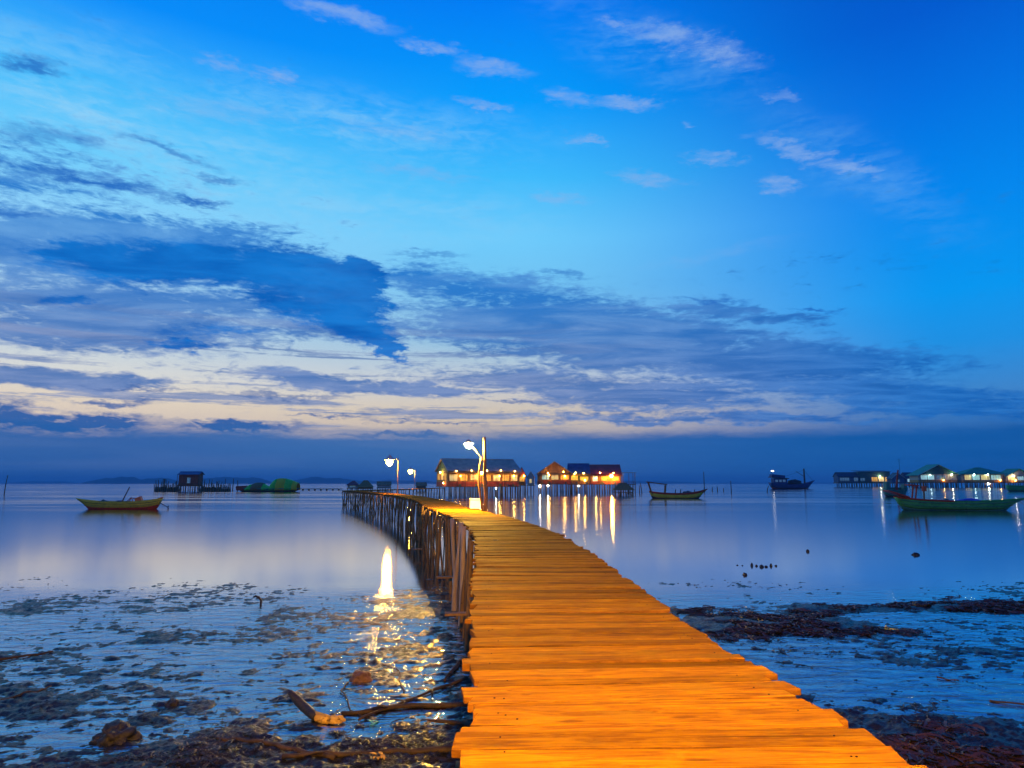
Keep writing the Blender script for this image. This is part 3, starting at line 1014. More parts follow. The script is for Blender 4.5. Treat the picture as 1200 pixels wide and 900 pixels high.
def build_pier():
    W = 2.0
    root = thing('pier', 'long wooden pier of rough planks on crooked posts, bending left past the lamp pole', 'pier', (0, 0, 0))
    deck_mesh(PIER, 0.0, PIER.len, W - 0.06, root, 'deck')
    nails = MB()
    s = 0.15
    while s < 26:
        p, t = PIER.at(s)
        n = Vector((t.y, -t.x, 0))
        for off in (-0.76, 0.74):
            for k in range(random.choice((0, 1, 1, 2))):
                q = p + n * (off + random.gauss(0, 0.035)) + t * random.uniform(-0.07, 0.07)
                rr = random.uniform(0.004, 0.006)
                ring = [Vector((q.x + rr * math.cos(a), q.y + rr * math.sin(a), ZD + 0.0075)) for a in (0, 1.047, 2.094, 3.1416, 4.188, 5.236)]
                nails.prism(ring, (0, 0, 0.003))
        s += random.uniform(0.17, 0.23)
    no = nails.build('nail_heads', 'nail_iron', root)
    no['kind'] = 'stuff'
    # stringers under the planks
    for off in (-0.78, 0.0, 0.78):
        s = 0.0
        while s < PIER.len - 1:
            L = min(7.5, PIER.len - s)
            pts = []
            for k in range(6):
                p, t = PIER.at(s + L * k / 5)
                n = Vector((t.y, -t.x, 0))
                pts.append(p + n * off + Vector((0, 0, ZD - 0.135 + 0.012 * (k % 2))))
            MB().tube(pts, 0.055, 7, 0.05).build('stringer', 'pile_wood', root, smooth=True)
            s += 7.5
    # posts: dense along the left side where it bends
    s = 3.0
    nposts = 0
    seen = []
    while s < PIER.len - 0.4:
        pile(PIER, s, -1, root, r_=random.uniform(0.045, 0.07), width=W, top=ZD + random.choice((-0.10, -0.10, -0.06, 0.02)) if 20 < s < 45 else None, inset=-0.03 if 24 < s < 45 else (0.42 if s <= 24 else 0.12))
        seen.append(s)
        nposts += 1
        if s < 20:
            s += 2.4
        elif s < 46:
            s += random.uniform(0.85, 1.6)
        else:
            s += random.uniform(2.0, 2.7)
    s = 4.0
    while s < PIER.len - 0.4 and nposts < 99:
        pile(PIER, s, 1, root, r_=random.uniform(0.045, 0.065), width=W)
        nposts += 1
        s += 4.4 if s < 46 else 4.0
    # a few lamplit posts near the bend, the light put into paler wood
    for s in (31.3, 29.0, 27.2):
        pile(PIER, s, -1, root, r_=0.075, mtl='pile_wood_lit', inset=-0.10, width=W, top=ZD + 0.05, name='lit_post')
    # crossed braces
    nb = 0
    s = 34.0
    while s < PIER.len - 2 and nb < 96:
        p0, t0 = PIER.at(s)
        p1, t1 = PIER.at(s + random.uniform(1.2, 2.6))
        n = Vector((t0.y, -t0.x, 0))
        off = -0.96 if nb % 4 != 3 else 0.9
        a = p0 + n * off
        b = p1 + n * (off - random.uniform(0.0, 0.2) * (1 if off < 0 else -1))
        za, zb = (ZD - 0.15, -0.5) if nb % 2 else (-0.5, ZD - 0.2)
        mid = (a + b) / 2 + n * random.gauss(0, 0.08)
        MB().tube([(a.x, a.y, za), (mid.x, mid.y, (za + zb) / 2 + random.gauss(0, 0.1)), (b.x, b.y, zb)], [0.046, 0.042, 0.036], 7, 0.05).build('brace', 'pile_wood', root, smooth=True)
        nb += 1
        s += random.uniform(0.8, 1.25)
    # low cross boards nailed to the posts
    for (s, z) in ((31.5, 0.62), (44.0, 0.35), (24.5, 0.75)):
        p, t = PIER.at(s)
        n = Vector((t.y, -t.x, 0))
        c = p - n * 1.12
        rot = Matrix.Rotation(math.atan2(n.y, n.x), 3, 'Z')
        MB().box((c.x, c.y, z), (0.95, 0.22, 0.05), rot).build('cross_board', 'pole_wood', root)
    # cap beams across the posts
    s = 3.0
    while s < PIER.len:
        p, t = PIER.at(s)
        n = Vector((t.y, -t.x, 0))
        a, b = p - n * 0.98, p + n * 0.98
        MB().tube([(a.x, a.y, ZD - 0.24), (p.x, p.y, ZD - 0.235), (b.x, b.y, ZD - 0.24)], 0.05, 7, 0.05).build('cap_beam', 'pile_wood', root, smooth=True)
        s += 4.8

    # the walkway that leads on to the houses
    root = thing('walkway', 'narrow plank walkway on thin posts leading from the pier end to the lit houses', 'walkway', (0, 0, 0))
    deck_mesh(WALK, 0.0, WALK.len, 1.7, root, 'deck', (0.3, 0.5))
    s = 1.5
    while s < WALK.len:
        for side in (-1, 1):
            pile(WALK, s, side, root, r_=0.075, width=1.7, inset=0.1)
        s += 3.6
    for side in (-1, 1):
        pts = []
        for k in range(25):
            p, t = WALK.at(WALK.len * k / 24)
            n = Vector((t.y, -t.x, 0))
            q = p + n * side * 0.6
            pts.append((q.x, q.y, ZD - 0.13))
        MB().tube(pts, 0.06, 6).build('stringer', 'pile_wood', root)


def street_lamp(loc, rz, label, H=3.1, bulb='bulb_street', bulb_r=0.10, style='wood', group=None):
    """local -x is the side the arm reaches to"""
    root = thing('street_lamp', label, 'street lamp', loc, rz, group)
    if style == 'wood':
        MB().tube([(0.0, 0, -0.35), (0.01, 0.01, 0.6), (-0.03, 0, 1.4), (-0.05, 0.01, 2.2), (-0.06, 0, H)], [0.085, 0.08, 0.076, 0.07, 0.062], 12, 0.03).build('pole', 'pole_wood', root, smooth=True)
        MB().tube([(-0.12, -0.05, -0.02), (-0.20, -0.05, 0.55), (-0.29, -0.05, 1.1), (-0.30, -0.05, 1.5), (-0.23, -0.05, 2.0), (-0.19, -0.05, 2.25)], [0.05, 0.05, 0.046, 0.042, 0.04, 0.036], 10, 0.02).build('side_pole', 'pole_wood', root, smooth=True)
        MB().tube([(-0.10, 0, 2.12), (-0.28, 0, 2.36), (-0.50, 0, 2.62), (-0.80, 0, 2.86)], 0.032, 10).build('arm', 'lamp_metal', root, smooth=True)
        st = MB()
        for z in (2.15, 1.05):
            st.tube([(-0.13 - 0.085, -0.1, z), (-0.13 + 0.1, -0.1, z), (0.05, 0.08, z), (-0.2, 0.08, z), (-0.215, -0.1, z)], 0.012, 6)
        st.build('strap', 'dark_iron', root)
        c = Vector((-0.74, 0, 2.74))
        tip = Vector((-0.80, 0, 2.86))
    else:
        MB().tube([(0, 0, -0.2), (0, 0, H * 0.6), (0, 0, H)], [0.06, 0.055, 0.05], 10).build('pole', 'lamp_metal', root, smooth=True)
        MB().tube([(0, 0, H - 0.25), (-0.35, 0, H - 0.10), (-0.72, 0, H - 0.18)], 0.032, 8).build('arm', 'lamp_metal', root, smooth=True)
        MB().box((0, 0, -0.0), (0.24, 0.24, 0.03)).build('base_plate', 'lamp_metal', root)
        c = Vector((-0.95, 0, H - 0.52))
        tip = Vector((-0.95, 0, H - 0.18))
    # hood: a shallow cone open below
    ring = []
    for (rr, zz) in ((0.03, 0.17), (0.06, 0.15), (bulb_r * 1.15 + 0.02, 0.06), (bulb_r * 1.5 + 0.05, -0.005)):
        k = bulb_r / 0.10
        ring.append([c + Vector((rr * math.cos(2 * PI * i / 16), rr * math.sin(2 * PI * i / 16), bulb_r * 0.9 + zz * k)) for i in range(17)])
    head = MB().grid(ring)
    head.add([c + Vector((0.03 * math.cos(2 * PI * i / 16), 0.03 * math.sin(2 * PI * i / 16), bulb_r * 0.9 + 0.17 * k)) for i in range(16)], [tuple(range(16))])
    hd = head.build('lamp_shade', 'lamp_metal', root, smooth=True)
    MB().tube([tip, c + Vector((0, 0, bulb_r * 0.9 + 0.15 * k))], 0.028, 8).build('neck', 'lamp_metal', root)
    MB().ball(c, bulb_r, 14, 10, (1, 1, 1.12)).build('bulb', bulb, root, smooth=True)
    return root


def build_pier_things():
    p = ground(569, 599, ZD)
    street_lamp((p.x, p.y, ZD), 0.05, 'bent wooden lamp pole with a curved arm and lit bulb at the pier bend', bulb='bulb_bend', group='lamps along the pier')
    # the lamp that lights the near planks, on the same pier behind the viewer
    sl = street_lamp((1.55, -2.2, ZD), 0.0, 'wooden lamp pole with lit bulb at the shore end of the pier', group='lamps along the pier')
    sl.scale = (1.5, 1.5, 1.5)
    a = ground(461.5, 579.0, ZD)
    street_lamp((a.x + 0.4, a.y, ZD), 0.0, 'tall metal lamp with the largest bright globe, halfway along the far pier run', H=3.95, bulb='bulb_pier', bulb_r=0.34, style='metal', group='lamps along the pier')
    b = WALK.at(36.0)[0]
    street_lamp((b.x + 0.6, b.y, ZD), 0.0, 'metal lamp with a smaller bright globe on the walkway behind the pier', H=4.2, bulb='bulb_pier', bulb_r=0.40, style='metal', group='lamps along the pier')

    # white cooler box at the foot of the lamp
    q = ground(559.5, 596.8, ZD)
    root = thing('cooler_box', 'white plastic box standing at the foot of the wooden lamp pole', 'cooler box', (q.x - 0.1, q.y, ZD + 0.012), 0.12)
    bm = bmesh.new()
    bmesh.ops.create_cube(bm, size=1.0)
    bmesh.ops.scale(bm, vec=(0.50, 0.38, 0.40), verts=bm.verts)
    bmesh.ops.translate(bm, vec=(0, 0, 0.20), verts=bm.verts)
    bmesh.ops.bevel(bm, geom=bm.edges[:], offset=0.03, segments=3, affect='EDGES')
    me = bpy.data.meshes.new('body')
    bm.to_mesh(me)
    bm.free()
    me.materials.append(MATS['white_plastic'])
    o = bpy.data.objects.new('body', me)
    COL.objects.link(o)
    o.parent = root
    bm = bmesh.new()
    bmesh.ops.create_cube(bm, size=1.0)
    bmesh.ops.scale(bm, vec=(0.53, 0.41, 0.07), verts=bm.verts)
    bmesh.ops.translate(bm, vec=(0, 0, 0.437), verts=bm.verts)
    bmesh.ops.bevel(bm, geom=bm.edges[:], offset=0.02, segments=2, affect='EDGES')
    me = bpy.data.meshes.new('lid')
    bm.to_mesh(me)
    bm.free()
    me.materials.append(MATS['white_plastic'])
    o = bpy.data.objects.new('lid', me)
    COL.objects.link(o)
    o.parent = root
    MB().tube([(-0.27, -0.1, 0.33), (-0.30, -0.1, 0.31), (-0.30, 0.1, 0.31), (-0.27, 0.1, 0.33)], 0.012, 6).build('handle', 'dark_iron', root)


build_pier()
build_pier_things()

# ------------------------------------------------------------------ houses on stilts
def house(px, base, label, W, D, zp, zw, zr, roof='gable_x', rz=0.0, wall='plank_orange', roofm='roof_grey', gable=None, over=2.0, windows=(), bulbs=(), veranda=0.0, stilt_gap=3.2,
          rail=True, lower=None, ridge_w=None, name='stilt_house', group='houses on stilts across the water', cat='house', barge=None, walls_on=True, posts=(), pent=None):
    """sizes in photograph pixels at the house's distance; local x to the right, y away, z up from the water"""
    g = ground(px, base)
    s = scale_at(g)
    root = thing(name, label, cat, (g.x, g.y, 0), rz, group)

    def P(x, y, z):
        return Vector((x * s, y * s, z * s))

    hw = W / 2
    fy, by = -veranda, D
    # stilts
    nx = max(2, int(round(W / stilt_gap)) + 1)
    rows = [fy + 0.4, D - 0.6] if veranda < 3 else [fy + 0.4, 0.8, D - 0.6]
    for j, yy in enumerate(rows):
        for i in range(nx):
            if j > 0 and i % 2 == 0:
                continue
            xx = -hw + 0.4 + (W - 0.8) * i / (nx - 1)
            dx, dy = random.gauss(0, 0.25), random.gauss(0, 0.2)
            MB().tube([P(xx + dx, yy + dy, -1.5), P(xx + dx * 0.4, yy, zp * 0.5), P(xx, yy, zp - 0.05)], [0.55 * s, 0.5 * s, 0.45 * s], 6, 0.05).build('stilt', 'plank_brown', root, smooth=True)
    MB().box(P(0, (fy + by) / 2, zp + 0.35), (W * s + 1.2 * s, (by - fy + 1.0) * s, 0.8 * s)).build('platform', 'plank_brown', root)
    z0 = zp + 0.75
    if walls_on:
        m = MB()
        m.box(P(0, D / 2, (z0 + zw) / 2), (W * s, D * s, (zw - z0) * s))
        wl = m.build('wall', wall, root)
        if lower:
            zl, lm = lower
            m = MB()
            m.box(P(0, -0.14, (z0 + zl) / 2), (W * s - 0.2 * s, 0.26 * s, (zl - z0) * s))
            m.box(P(-hw - 0.14, D / 2, (z0 + zl) / 2), (0.26 * s, D * s - 0.2 * s, (zl - z0) * s))
            m.build('lower_boards', lm, root)
    for (fc, u0, u1, a, b, wm) in windows:
        if fc == 'f':
            c = P(-hw + W * (u0 + u1) / 2, -0.06, (a + b) / 2)
            size = (W * (u1 - u0) * s, 0.14 * s, (b - a) * s)
            axis = 0
        else:
            c = P(-hw - 0.06, D * (u0 + u1) / 2, (a + b) / 2)
            size = (0.14 * s, D * (u1 - u0) * s, (b - a) * s)
            axis = 1
        fr = MB()
        t = 0.28 * s
        wid = size[axis]
        dirv = Vector((1, 0, 0)) if axis == 0 else Vector((0, 1, 0))
        nout = Vector((0, -1, 0)) if axis == 0 else Vector((-1, 0, 0))

        def bar(off, zc, ln, ht):
            sz = (ln, 0.36 * s, ht) if axis == 0 else (0.36 * s, ln, ht)
            fr.box(c + dirv * off + Vector((0, 0, zc)) + nout * 0.10 * s, sz)
        bar(0, size[2] / 2 - t / 2, wid, t)
        bar(0, -size[2] / 2 + t / 2, wid, t)
        bar(-wid / 2 + t / 2, 0, t, size[2] - 2 * t)
        bar(wid / 2 - t / 2, 0, t, size[2] - 2 * t)
        npan = max(1, int(wid / (2.4 * s)))
        for k in range(1, npan):
            bar(-wid / 2 + wid * k / npan, 0, t * 0.8, size[2] - 2 * t)
        f = fr.build('window', wall, root)
        if axis == 0:
            MB().box(c, (wid - 2 * t * 0.9, size[1], size[2] - 2 * t * 0.9)).build('pane', wm, f)
        else:
            MB().box(c, (size[0], wid - 2 * t * 0.9, size[2] - 2 * t * 0.9)).build('pane', wm, f)
    o = over
    th = 0.35 * s
    rm = MB()
    if roof == 'gable_x':
        yc = (fy * 0.5 + by) / 2
        f0, b0 = fy - o * 0.7, by + o * 0.7
        l, r_ = -hw - o * 0.6, hw + o * 0.6
        slope = (zr - zw) / (yc - fy * 0.5 + 0.01)
        zf = zw - slope * o * 0.35
        rm.slab([P(l, f0, zf), P(r_, f0, zf), P(r_, yc, zr), P(l, yc, zr)], th)
        rm.slab([P(r_, b0, zf), P(l, b0, zf), P(l, yc, zr), P(r_, yc, zr)], th)
        rm.tube([P(l, yc, zr + 0.35), P(r_, yc, zr + 0.35)], 0.35 * s, 6)
        if walls_on:
            for xx in (-hw, hw - 0.3):
                MB().prism([P(xx, 0, zw), P(xx, D, zw), P(xx, yc, zr - 0.4)], (0.3 * s, 0, 0)).build('gable', gable or wall, root)
            if barge:
                bb = MB()
                bb.tube([P(l - 0.1, f0, zf), P(l - 0.1, yc, zr + 0.2), P(l - 0.1, b0, zf)], 0.32 * s, 6)
                bb.build('bargeboard', barge, root)
    elif roof == 'gable_y':
        l, r_ = -hw - o, hw + o
        f0, b0 = fy - o * 0.5, by + o * 0.5
        slope = (zr - zw) / hw
        ze = zw - slope * o
        rm.slab([P(l, b0, ze), P(l, f0, ze), P(0, f0, zr), P(0, b0, zr)], th)
        rm.slab([P(r_, f0, ze), P(r_, b0, ze), P(0, b0, zr), P(0, f0, zr)], th)
        rm.tube([P(0, f0, zr + 0.35), P(0, b0, zr + 0.35)], 0.35 * s, 6)
        MB().prism([P(-hw, fy * 0.25, zw), P(hw, fy * 0.25, zw), P(0, fy * 0.25, zr - 0.4)], (0, 0.3 * s, 0)).build('gable', gable or wall, root)
        if barge:
            bb = MB()
            bb.tube([P(l, f0 - 0.15, ze), P(0, f0 - 0.15, zr + 0.15), P(r_, f0 - 0.15, ze)], 0.34 * s, 6)
            bb.build('bargeboard', barge, root)
    elif roof == 'hip':
        rw = (ridge_w if ridge_w is not None else W * 0.3) / 2
        yc = (fy + by) / 2
        l, r_, f0, b0 = -hw - o, hw + o, fy - o, by + o
        ze = zw - 0.3
        rm.slab([P(l, f0, ze), P(r_, f0, ze), P(rw, yc, zr), P(-rw, yc, zr)], th)
        rm.slab([P(r_, b0, ze), P(l, b0, ze), P(-rw, yc, zr), P(rw, yc, zr)], th)
        rm.slab([P(l, b0, ze), P(l, f0, ze), P(-rw, yc, zr)], th)
        rm.slab([P(r_, f0, ze), P(r_, b0, ze), P(rw, yc, zr)], th)
        rm.tube([P(-rw, yc, zr + 0.3), P(rw, yc, zr + 0.3)], 0.32 * s, 6)
    elif roof == 'shed':
        rm.slab([P(-hw - o, fy - o, zw), P(hw + o, fy - o, zw), P(hw + o, by + o, zr), P(-hw - o, by + o, zr)], th)
    rm.build('roof', roofm, root)
    if veranda > 0 and pent:
        pm = MB()
        pm.slab([P(-hw - 1.2, fy - 1.4, zw - 2.3), P(hw + 1.2, fy - 1.4, zw - 2.3), P(hw + 1.2, -0.2, zw - 0.6), P(-hw - 1.2, -0.2, zw - 0.6)], 0.28 * s)
        pm.build('porch_roof', pent, root)
        bmn = MB()
        bmn.box(P(0, fy - 1.35, zw - 2.75), (W * s + 2.0 * s, 0.35 * s, 0.55 * s))
        bmn.build('porch_beam', 'plank_brown', root)
        # goods and benches on the veranda
        rnd = random.Random(int(px))
        for k in range(max(2, int(W / 7))):
            xx = -hw + 1.5 + (W - 3.0) * rnd.random()
            hh = rnd.uniform(0.9, 3.2)
            MB().box(P(xx, fy * 0.45, z0 + hh / 2), (rnd.uniform(1.0, 2.6) * s, 1.0 * s, hh * s)).build('crate', rnd.choice(('plank_orange', 'boat_blue', 'plank_grey', 'wall_green')), root)
    if veranda > 0:
        n = max(2, int(W / 9) + 1)
        for i in range(n):
            xx = -hw + 0.4 + (W - 0.8) * i / (n - 1)
            MB().tube([P(xx, fy + 0.5, z0), P(xx, fy + 0.5, zw + 0.2)], 0.24 * s, 6).build('porch_post', 'plank_brown', root)
    for (xx, yy, a, b) in posts:
        MB().tube([P(xx, yy, a), P(xx, yy, b)], 0.26 * s, 6).build('porch_post', 'plank_brown', root)
    if rail:
        m = MB()
        yy = fy - 0.1
        m.box(P(0, yy, z0 + 2.6), (W * s, 0.22 * s, 0.25 * s))
        m.box(P(0, yy, z0 + 1.4), (W * s, 0.18 * s, 0.2 * s))
        k = max(3, int(W / 2.2))
        for i in range(k + 1):
            m.box(P(-hw + W * i / k, yy + 0.02, z0 + 1.3), (0.2 * s, 0.2 * s, 2.6 * s))
        m.build('railing', 'plank_brown', root)
    fill_bulbs = []  # bulbs added before the eaves to light the porch roof and walls
    if pent:
        k = max(2, int(W / 16))
        for i in range(k):
            xx = -hw + W * (i + 0.5) / k + random.uniform(-1.5, 1.5)
            fill_bulbs.append((xx, fy - 3.2, zw + random.uniform(-0.5, 1.2), 0.42, 'bulb_warm'))
    for (xx, yy, zz, rr, bm_) in list(bulbs) + fill_bulbs:  # house lamps, then the added fill bulbs in the same shape
        lm = MB().ball(P(xx, yy, zz), rr * s, 10, 8).build('lamp', bm_, root, smooth=True)
        MB().tube([P(xx, yy, zz + rr * 0.9), P(xx, yy, zz + rr + 0.9)], 0.1 * s, 5).build('lamp_cord', 'dark_iron', lm)
    return root


def build_houses():
    # the big lit house behind the lamp pole, turned so that its left gable shows
    house(567, 581.2, 'large lit house with grey roof and green gable, behind the wooden lamp pole', 88, 50, 10.5, 29, 43.5, 'gable_x', R(21), wall='plank_orange', roofm='roof_grey', gable='wall_green', over=3.2,
          windows=[('f', .02, .14, 17.5, 25, 'window_pale'), ('f', .17, .27, 17.5, 25, 'window_amber'), ('f', .31, .42, 18.5, 25, 'window_pale'), ('f', .50, .60, 17.5, 25, 'window_amber'), ('f', .63, .73, 17.5, 25, 'window_pale'), ('f', .76, .86, 17.5, 25, 'window_amber'), ('f', .89, .98, 17.5, 25, 'window_pale'),
                   ('l', .08, .30, 18.5, 26.5, 'window_amber'), ('l', .36, .56, 18.5, 26.5, 'window_pale'), ('l', .64, .90, 18.5, 26.5, 'window_amber')],
          bulbs=[(-46.5, 24, 27.5, 0.8, 'bulb_warm'), (-5, -6.4, 26.6, 1.25, 'bulb_porch'), (-30, -4.2, 23, 0.5, 'bulb_warm'), (18, -4.2, 23.0, 0.5, 'bulb_warm'), (36, -4.2, 23.0, 0.5, 'bulb_warm'), (14, -3.4, 9.0, 0.7, 'bulb_cool'), (-46, 12, 15, .5, 'bulb_warm')],
          lower=(16.4, 'wall_red'), veranda=5.0, barge='trim_cream', pent='roof_grey')
    house(611.5, 580.2, 'small hut with dark blue gable roof at the right end of the large grey-roofed house', 9, 8, 11, 23, 32, 'gable_y', R(4), wall='plank_orange', roofm='roof_blue', gable='wall_red', over=1.2,
          windows=[('f', .15, .85, 15.5, 21.5, 'window_amber')], bulbs=[(2.5, -1.9, 22.5, 0.45, 'bulb_warm')], veranda=1.2)
    house(622.0, 579.3, 'little pale hut glowing between the two rows of orange houses', 8, 7, 10, 20, 26, 'gable_y', R(-6), wall='wall_cream', roofm='roof_rust', over=0.8, windows=[('f', .3, .7, 13, 18, 'window_pale')],
          rail=False)
    # second row
    house(650, 578.8, 'lit house with cream-edged front gable and white window, left end of its row', 39, 22, 11, 24.5, 37.5, 'gable_y', 0, wall='plank_orange', roofm='roof_rust', gable='plank_orange', over=3.0,
          windows=[('f', .12, .34, 16.5, 23, 'window_cool'), ('f', .40, .62, 16.5, 23, 'window_pale'), ('f', .68, .93, 16.5, 23, 'window_amber')],
          bulbs=[(-7, -7.0, 21.6, 0.6, 'bulb_warm'), (-17.5, -5.6, 9.0, 0.8, 'bulb_white'), (12, -3.0, 20.5, 0.5, 'bulb_warm'), (-8, -3.0, 9.3, 0.6, 'bulb_white')], lower=(15.5, 'wall_red'), veranda=5.0, barge='trim_cream', pent='roof_rust')
    house(679, 578.6, 'narrow house with blue roof and green wall between the cream-edged gable and maroon roof', 24, 17, 10.5, 24, 35, 'gable_x', 0, wall='wall_green', roofm='roof_blue', over=1.4,
          windows=[('f', .06, .44, 15.5, 22, 'window_amber'), ('f', .54, .95, 15.5, 20, 'window_amber')], bulbs=[(-6, -3.0, 22.5, 0.6, 'bulb_warm'), (6.5, -3.0, 15.5, 0.6, 'bulb_warm'), (-1, -2.6, 9.2, 0.6, 'bulb_white')], lower=(14.8, 'plank_orange'), veranda=3.6, pent='roof_rust')
    house(710, 578.5, 'house with maroon roof and the brightest orange porch lamp, right of the blue roof', 35, 18, 10.5, 23, 33.5, 'gable_x', 0, wall='plank_orange', roofm='roof_maroon', over=1.6,
          windows=[('f', .06, .24, 13, 21.5, 'window_cool'), ('f', .34, .55, 15, 21, 'window_amber'), ('f', .74, .96, 15, 21, 'window_amber')], bulbs=[(6.0, -7.0, 20.2, 1.5, 'bulb_porch'), (-12, -4.2, 18, .55, 'bulb_warm')], lower=(14.3, 'wall_red'), veranda=5.0, pent='roof_maroon')
    house(737.5, 578.6, 'open porch with flat rusty roof on thin posts, right end of the orange row', 15, 14, 10.5, 24.2, 24.8, 'shed', 0, roofm='roof_rust', over=1.2, walls_on=False, veranda=0.5, name='open_porch', cat='porch',
          posts=[(-7, 0.4, 0, 24), (0, 0.4, 0, 24), (7, 0.4, 0, 24), (7, 13, 0, 24), (-7, 13, 0, 24)], bulbs=[])
    house(731, 580.8, 'low thatched hut on posts standing in the water before the maroon-roofed house', 21, 9, 3.4, 6.5, 14.5, 'hip', 0, wall='thatch', roofm='thatch', over=2.0, ridge_w=8, walls_on=False, rail=False, veranda=0.3,
          name='thatched_hut', cat='hut', stilt_gap=7)
    house(427, 576.0, 'brown thatched hut beyond the far end of the pier', 15, 12, 3.0, 5.0, 12.5, 'hip', 0, wall='thatch', roofm='thatch', over=1.0, ridge_w=5, rail=False, name='thatched_hut', cat='hut')
    house(413, 575.6, 'small hut with red roof left of the brown thatched hut', 12, 9, 3.0, 7.0, 11.5, 'hip', 0, wall='wall_cream', roofm='roof_maroon', over=1.6, ridge_w=3, rail=False, walls_on=True,
          windows=[('f', .2, .8, 4.2, 6.6, 'window_dim')])
    house(450, 575.4, 'pale shed lit by the large globe lamp beyond the pier', 16, 10, 3.2, 7.0, 10.5, 'gable_x', R(12), wall='wall_cream', roofm='roof_rust', over=1.0, rail=False)
    house(493, 575.4, 'tiny hut with rusty roof far behind the walkway', 11, 8, 3.0, 6.0, 9.5, 'gable_x', 0, wall='plank_grey', roofm='roof_rust', over=1.4, rail=False)

    # the darker hamlet on the right
    g2 = 'dark houses on stilts on the right'
    house(995.5, 570.6, 'dark blue-walled house with a dim window, left end of the right-hand hamlet', 25, 12, 4.2, 12.0, 16.6, 'gable_x', R(0), wall='wall_blue', roofm='roof_dark', over=1.2, windows=[('f', .06, .52, 6.5, 11, 'window_dim'), ('f', .72, .93, 6.5, 11, 'window_dim')], group=g2, stilt_gap=3.2)
    house(1025.5, 570.6, 'long dark house with flat roof and a row of lit amber windows', 37, 14, 4.2, 17.5, 19.0, 'shed', R(0), wall='wall_dark_green', roofm='roof_dark', over=1.0,
          windows=[('f', .40, .60, 6.0, 11.5, 'window_amber'), ('f', .62, .80, 6.0, 12, 'window_pale'), ('f', .82, .98, 6.0, 11.5, 'window_amber'), ('f', .04, .2, 6.5, 10.5, 'window_dim')], bulbs=[(6, -1.6, 12.4, 0.5, 'bulb_white'), (12, -1.6, 3.6, 0.5, 'bulb_cool')], group=g2, stilt_gap=3.2)
    house(1053.5, 570.8, 'small dark hut with pale-edged gable right of the amber windows', 15, 11, 4.2, 10.5, 16.2, 'gable_y', R(0), wall='wall_blue', roofm='roof_dark', over=1.2, barge='trim_cream', windows=[('f', .25, .6, 5.8, 9, 'window_dim')], group=g2, rail=False, stilt_gap=3.2)
    house(1070.5, 570.8, 'dark hut with a dim white window against the green-gabled house', 17, 11, 4.2, 11.5, 16.5, 'gable_x', R(0), wall='wall_blue', roofm='roof_dark', over=1.0, windows=[('f', .1, .5, 5.8, 9.8, 'window_cool')], group=g2, rail=False, stilt_gap=3.2)
    house(1099.5, 571.4, 'house with tall dark green gable, cream edge and bright white windows', 45, 18, 5.4, 15.5, 26.5, 'gable_y', R(0), wall='wall_cream', roofm='roof_green', gable='wall_dark_green', over=3.2, barge='trim_cream',
          windows=[('f', .06, .42, 9.2, 14.5, 'window_cool'), ('f', .48, .72, 9.2, 14.5, 'window_dim')], bulbs=[(15, -3.2, 15.2, 0.45, 'bulb_white'), (-10, -3.0, 14.6, 0.4, 'bulb_cool'), (5, -3.0, 8.6, 0.4, 'bulb_warm')], lower=(8.8, 'plank_orange'), veranda=3.0, group=g2, stilt_gap=3.0)
    house(1153, 571.4, 'long house under a green hipped roof with a row of bright windows', 47, 18, 5.4, 15.8, 23.0, 'hip', R(0), wall='wall_cream', roofm='roof_green', over=3.0, ridge_w=8,
          windows=[('f', .03, .20, 8.8, 14.8, 'window_pale'), ('f', .23, .42, 8.8, 14.8, 'window_cool'), ('f', .45, .66, 8.8, 14.8, 'window_pale'), ('f', .70, .95, 8.8, 14.8, 'window_cool')], bulbs=[(-12, -3.0, 15.0, 0.5, 'bulb_cool'), (4, -3.0, 15.0, 0.5, 'bulb_cool'), (4, -2.8, 4.4, 0.6, 'bulb_white'), (18, -3.0, 8.4, .4, 'bulb_warm')],
          lower=(8.4, 'plank_orange'), veranda=2.6, group=g2, stilt_gap=3.0)
    house(1195, 571.4, 'lit house with green gable at the far right edge, past the green hipped roof', 30, 18, 5.4, 14.0, 21.5, 'gable_y', R(0), wall='wall_cream', roofm='roof_green', gable='wall_cream', over=2.2, barge='boat_green',
          windows=[('f', .06, .36, 8.2, 13.2, 'window_pale'), ('f', .44, .94, 8.2, 13.2, 'window_cool')], bulbs=[(-8, -3.0, 13.4, 0.5, 'bulb_white'), (-6, -2.8, 8.2, .45, 'bulb_warm')], lower=(8.0, 'plank_orange'), veranda=2.4, group=g2, stilt_gap=3.0)

    # radio mast behind the hamlet
    g = ground(1060.5, 570.2)
    s = scale_at(g)
    root = thing('radio_mast', 'tall thin radio mast behind the dark huts on the right', 'mast', (g.x, g.y + 8, 0))
    MB().tube([(0, 0, -1), (0, 0, 17 * s), (0.1, 0, 33 * s)], [0.35, 0.22, 0.12], 6).build('pole', 'dark_iron', root)
    for z in (30, 32):
        MB().tube([(-1.6 * s, 0, z * s), (1.6 * s, 0, z * s)], 0.12, 5).build('aerial', 'dark_iron', root)

    # hut and pens on the left
    g = ground(219.5, 575.6)
    s = scale_at(g)
    house(220, 575.6, 'red-brown fish farm hut with blue tin roof on a float, left across the water', 23, 12, 5.6, 19.5, 22.5, 'gable_x', R(0), wall='wall_red', roofm='roof_blue', over=2.4, windows=[('f', .42, .62, 9, 16, 'window_dim')], rail=True, stilt_gap=3.0,
          name='fish_farm_hut', cat='hut', group='fish farm on the left', posts=[(-13.5, 0.5, 0, 19.2), (-13.5, 11, 0, 19.2)])
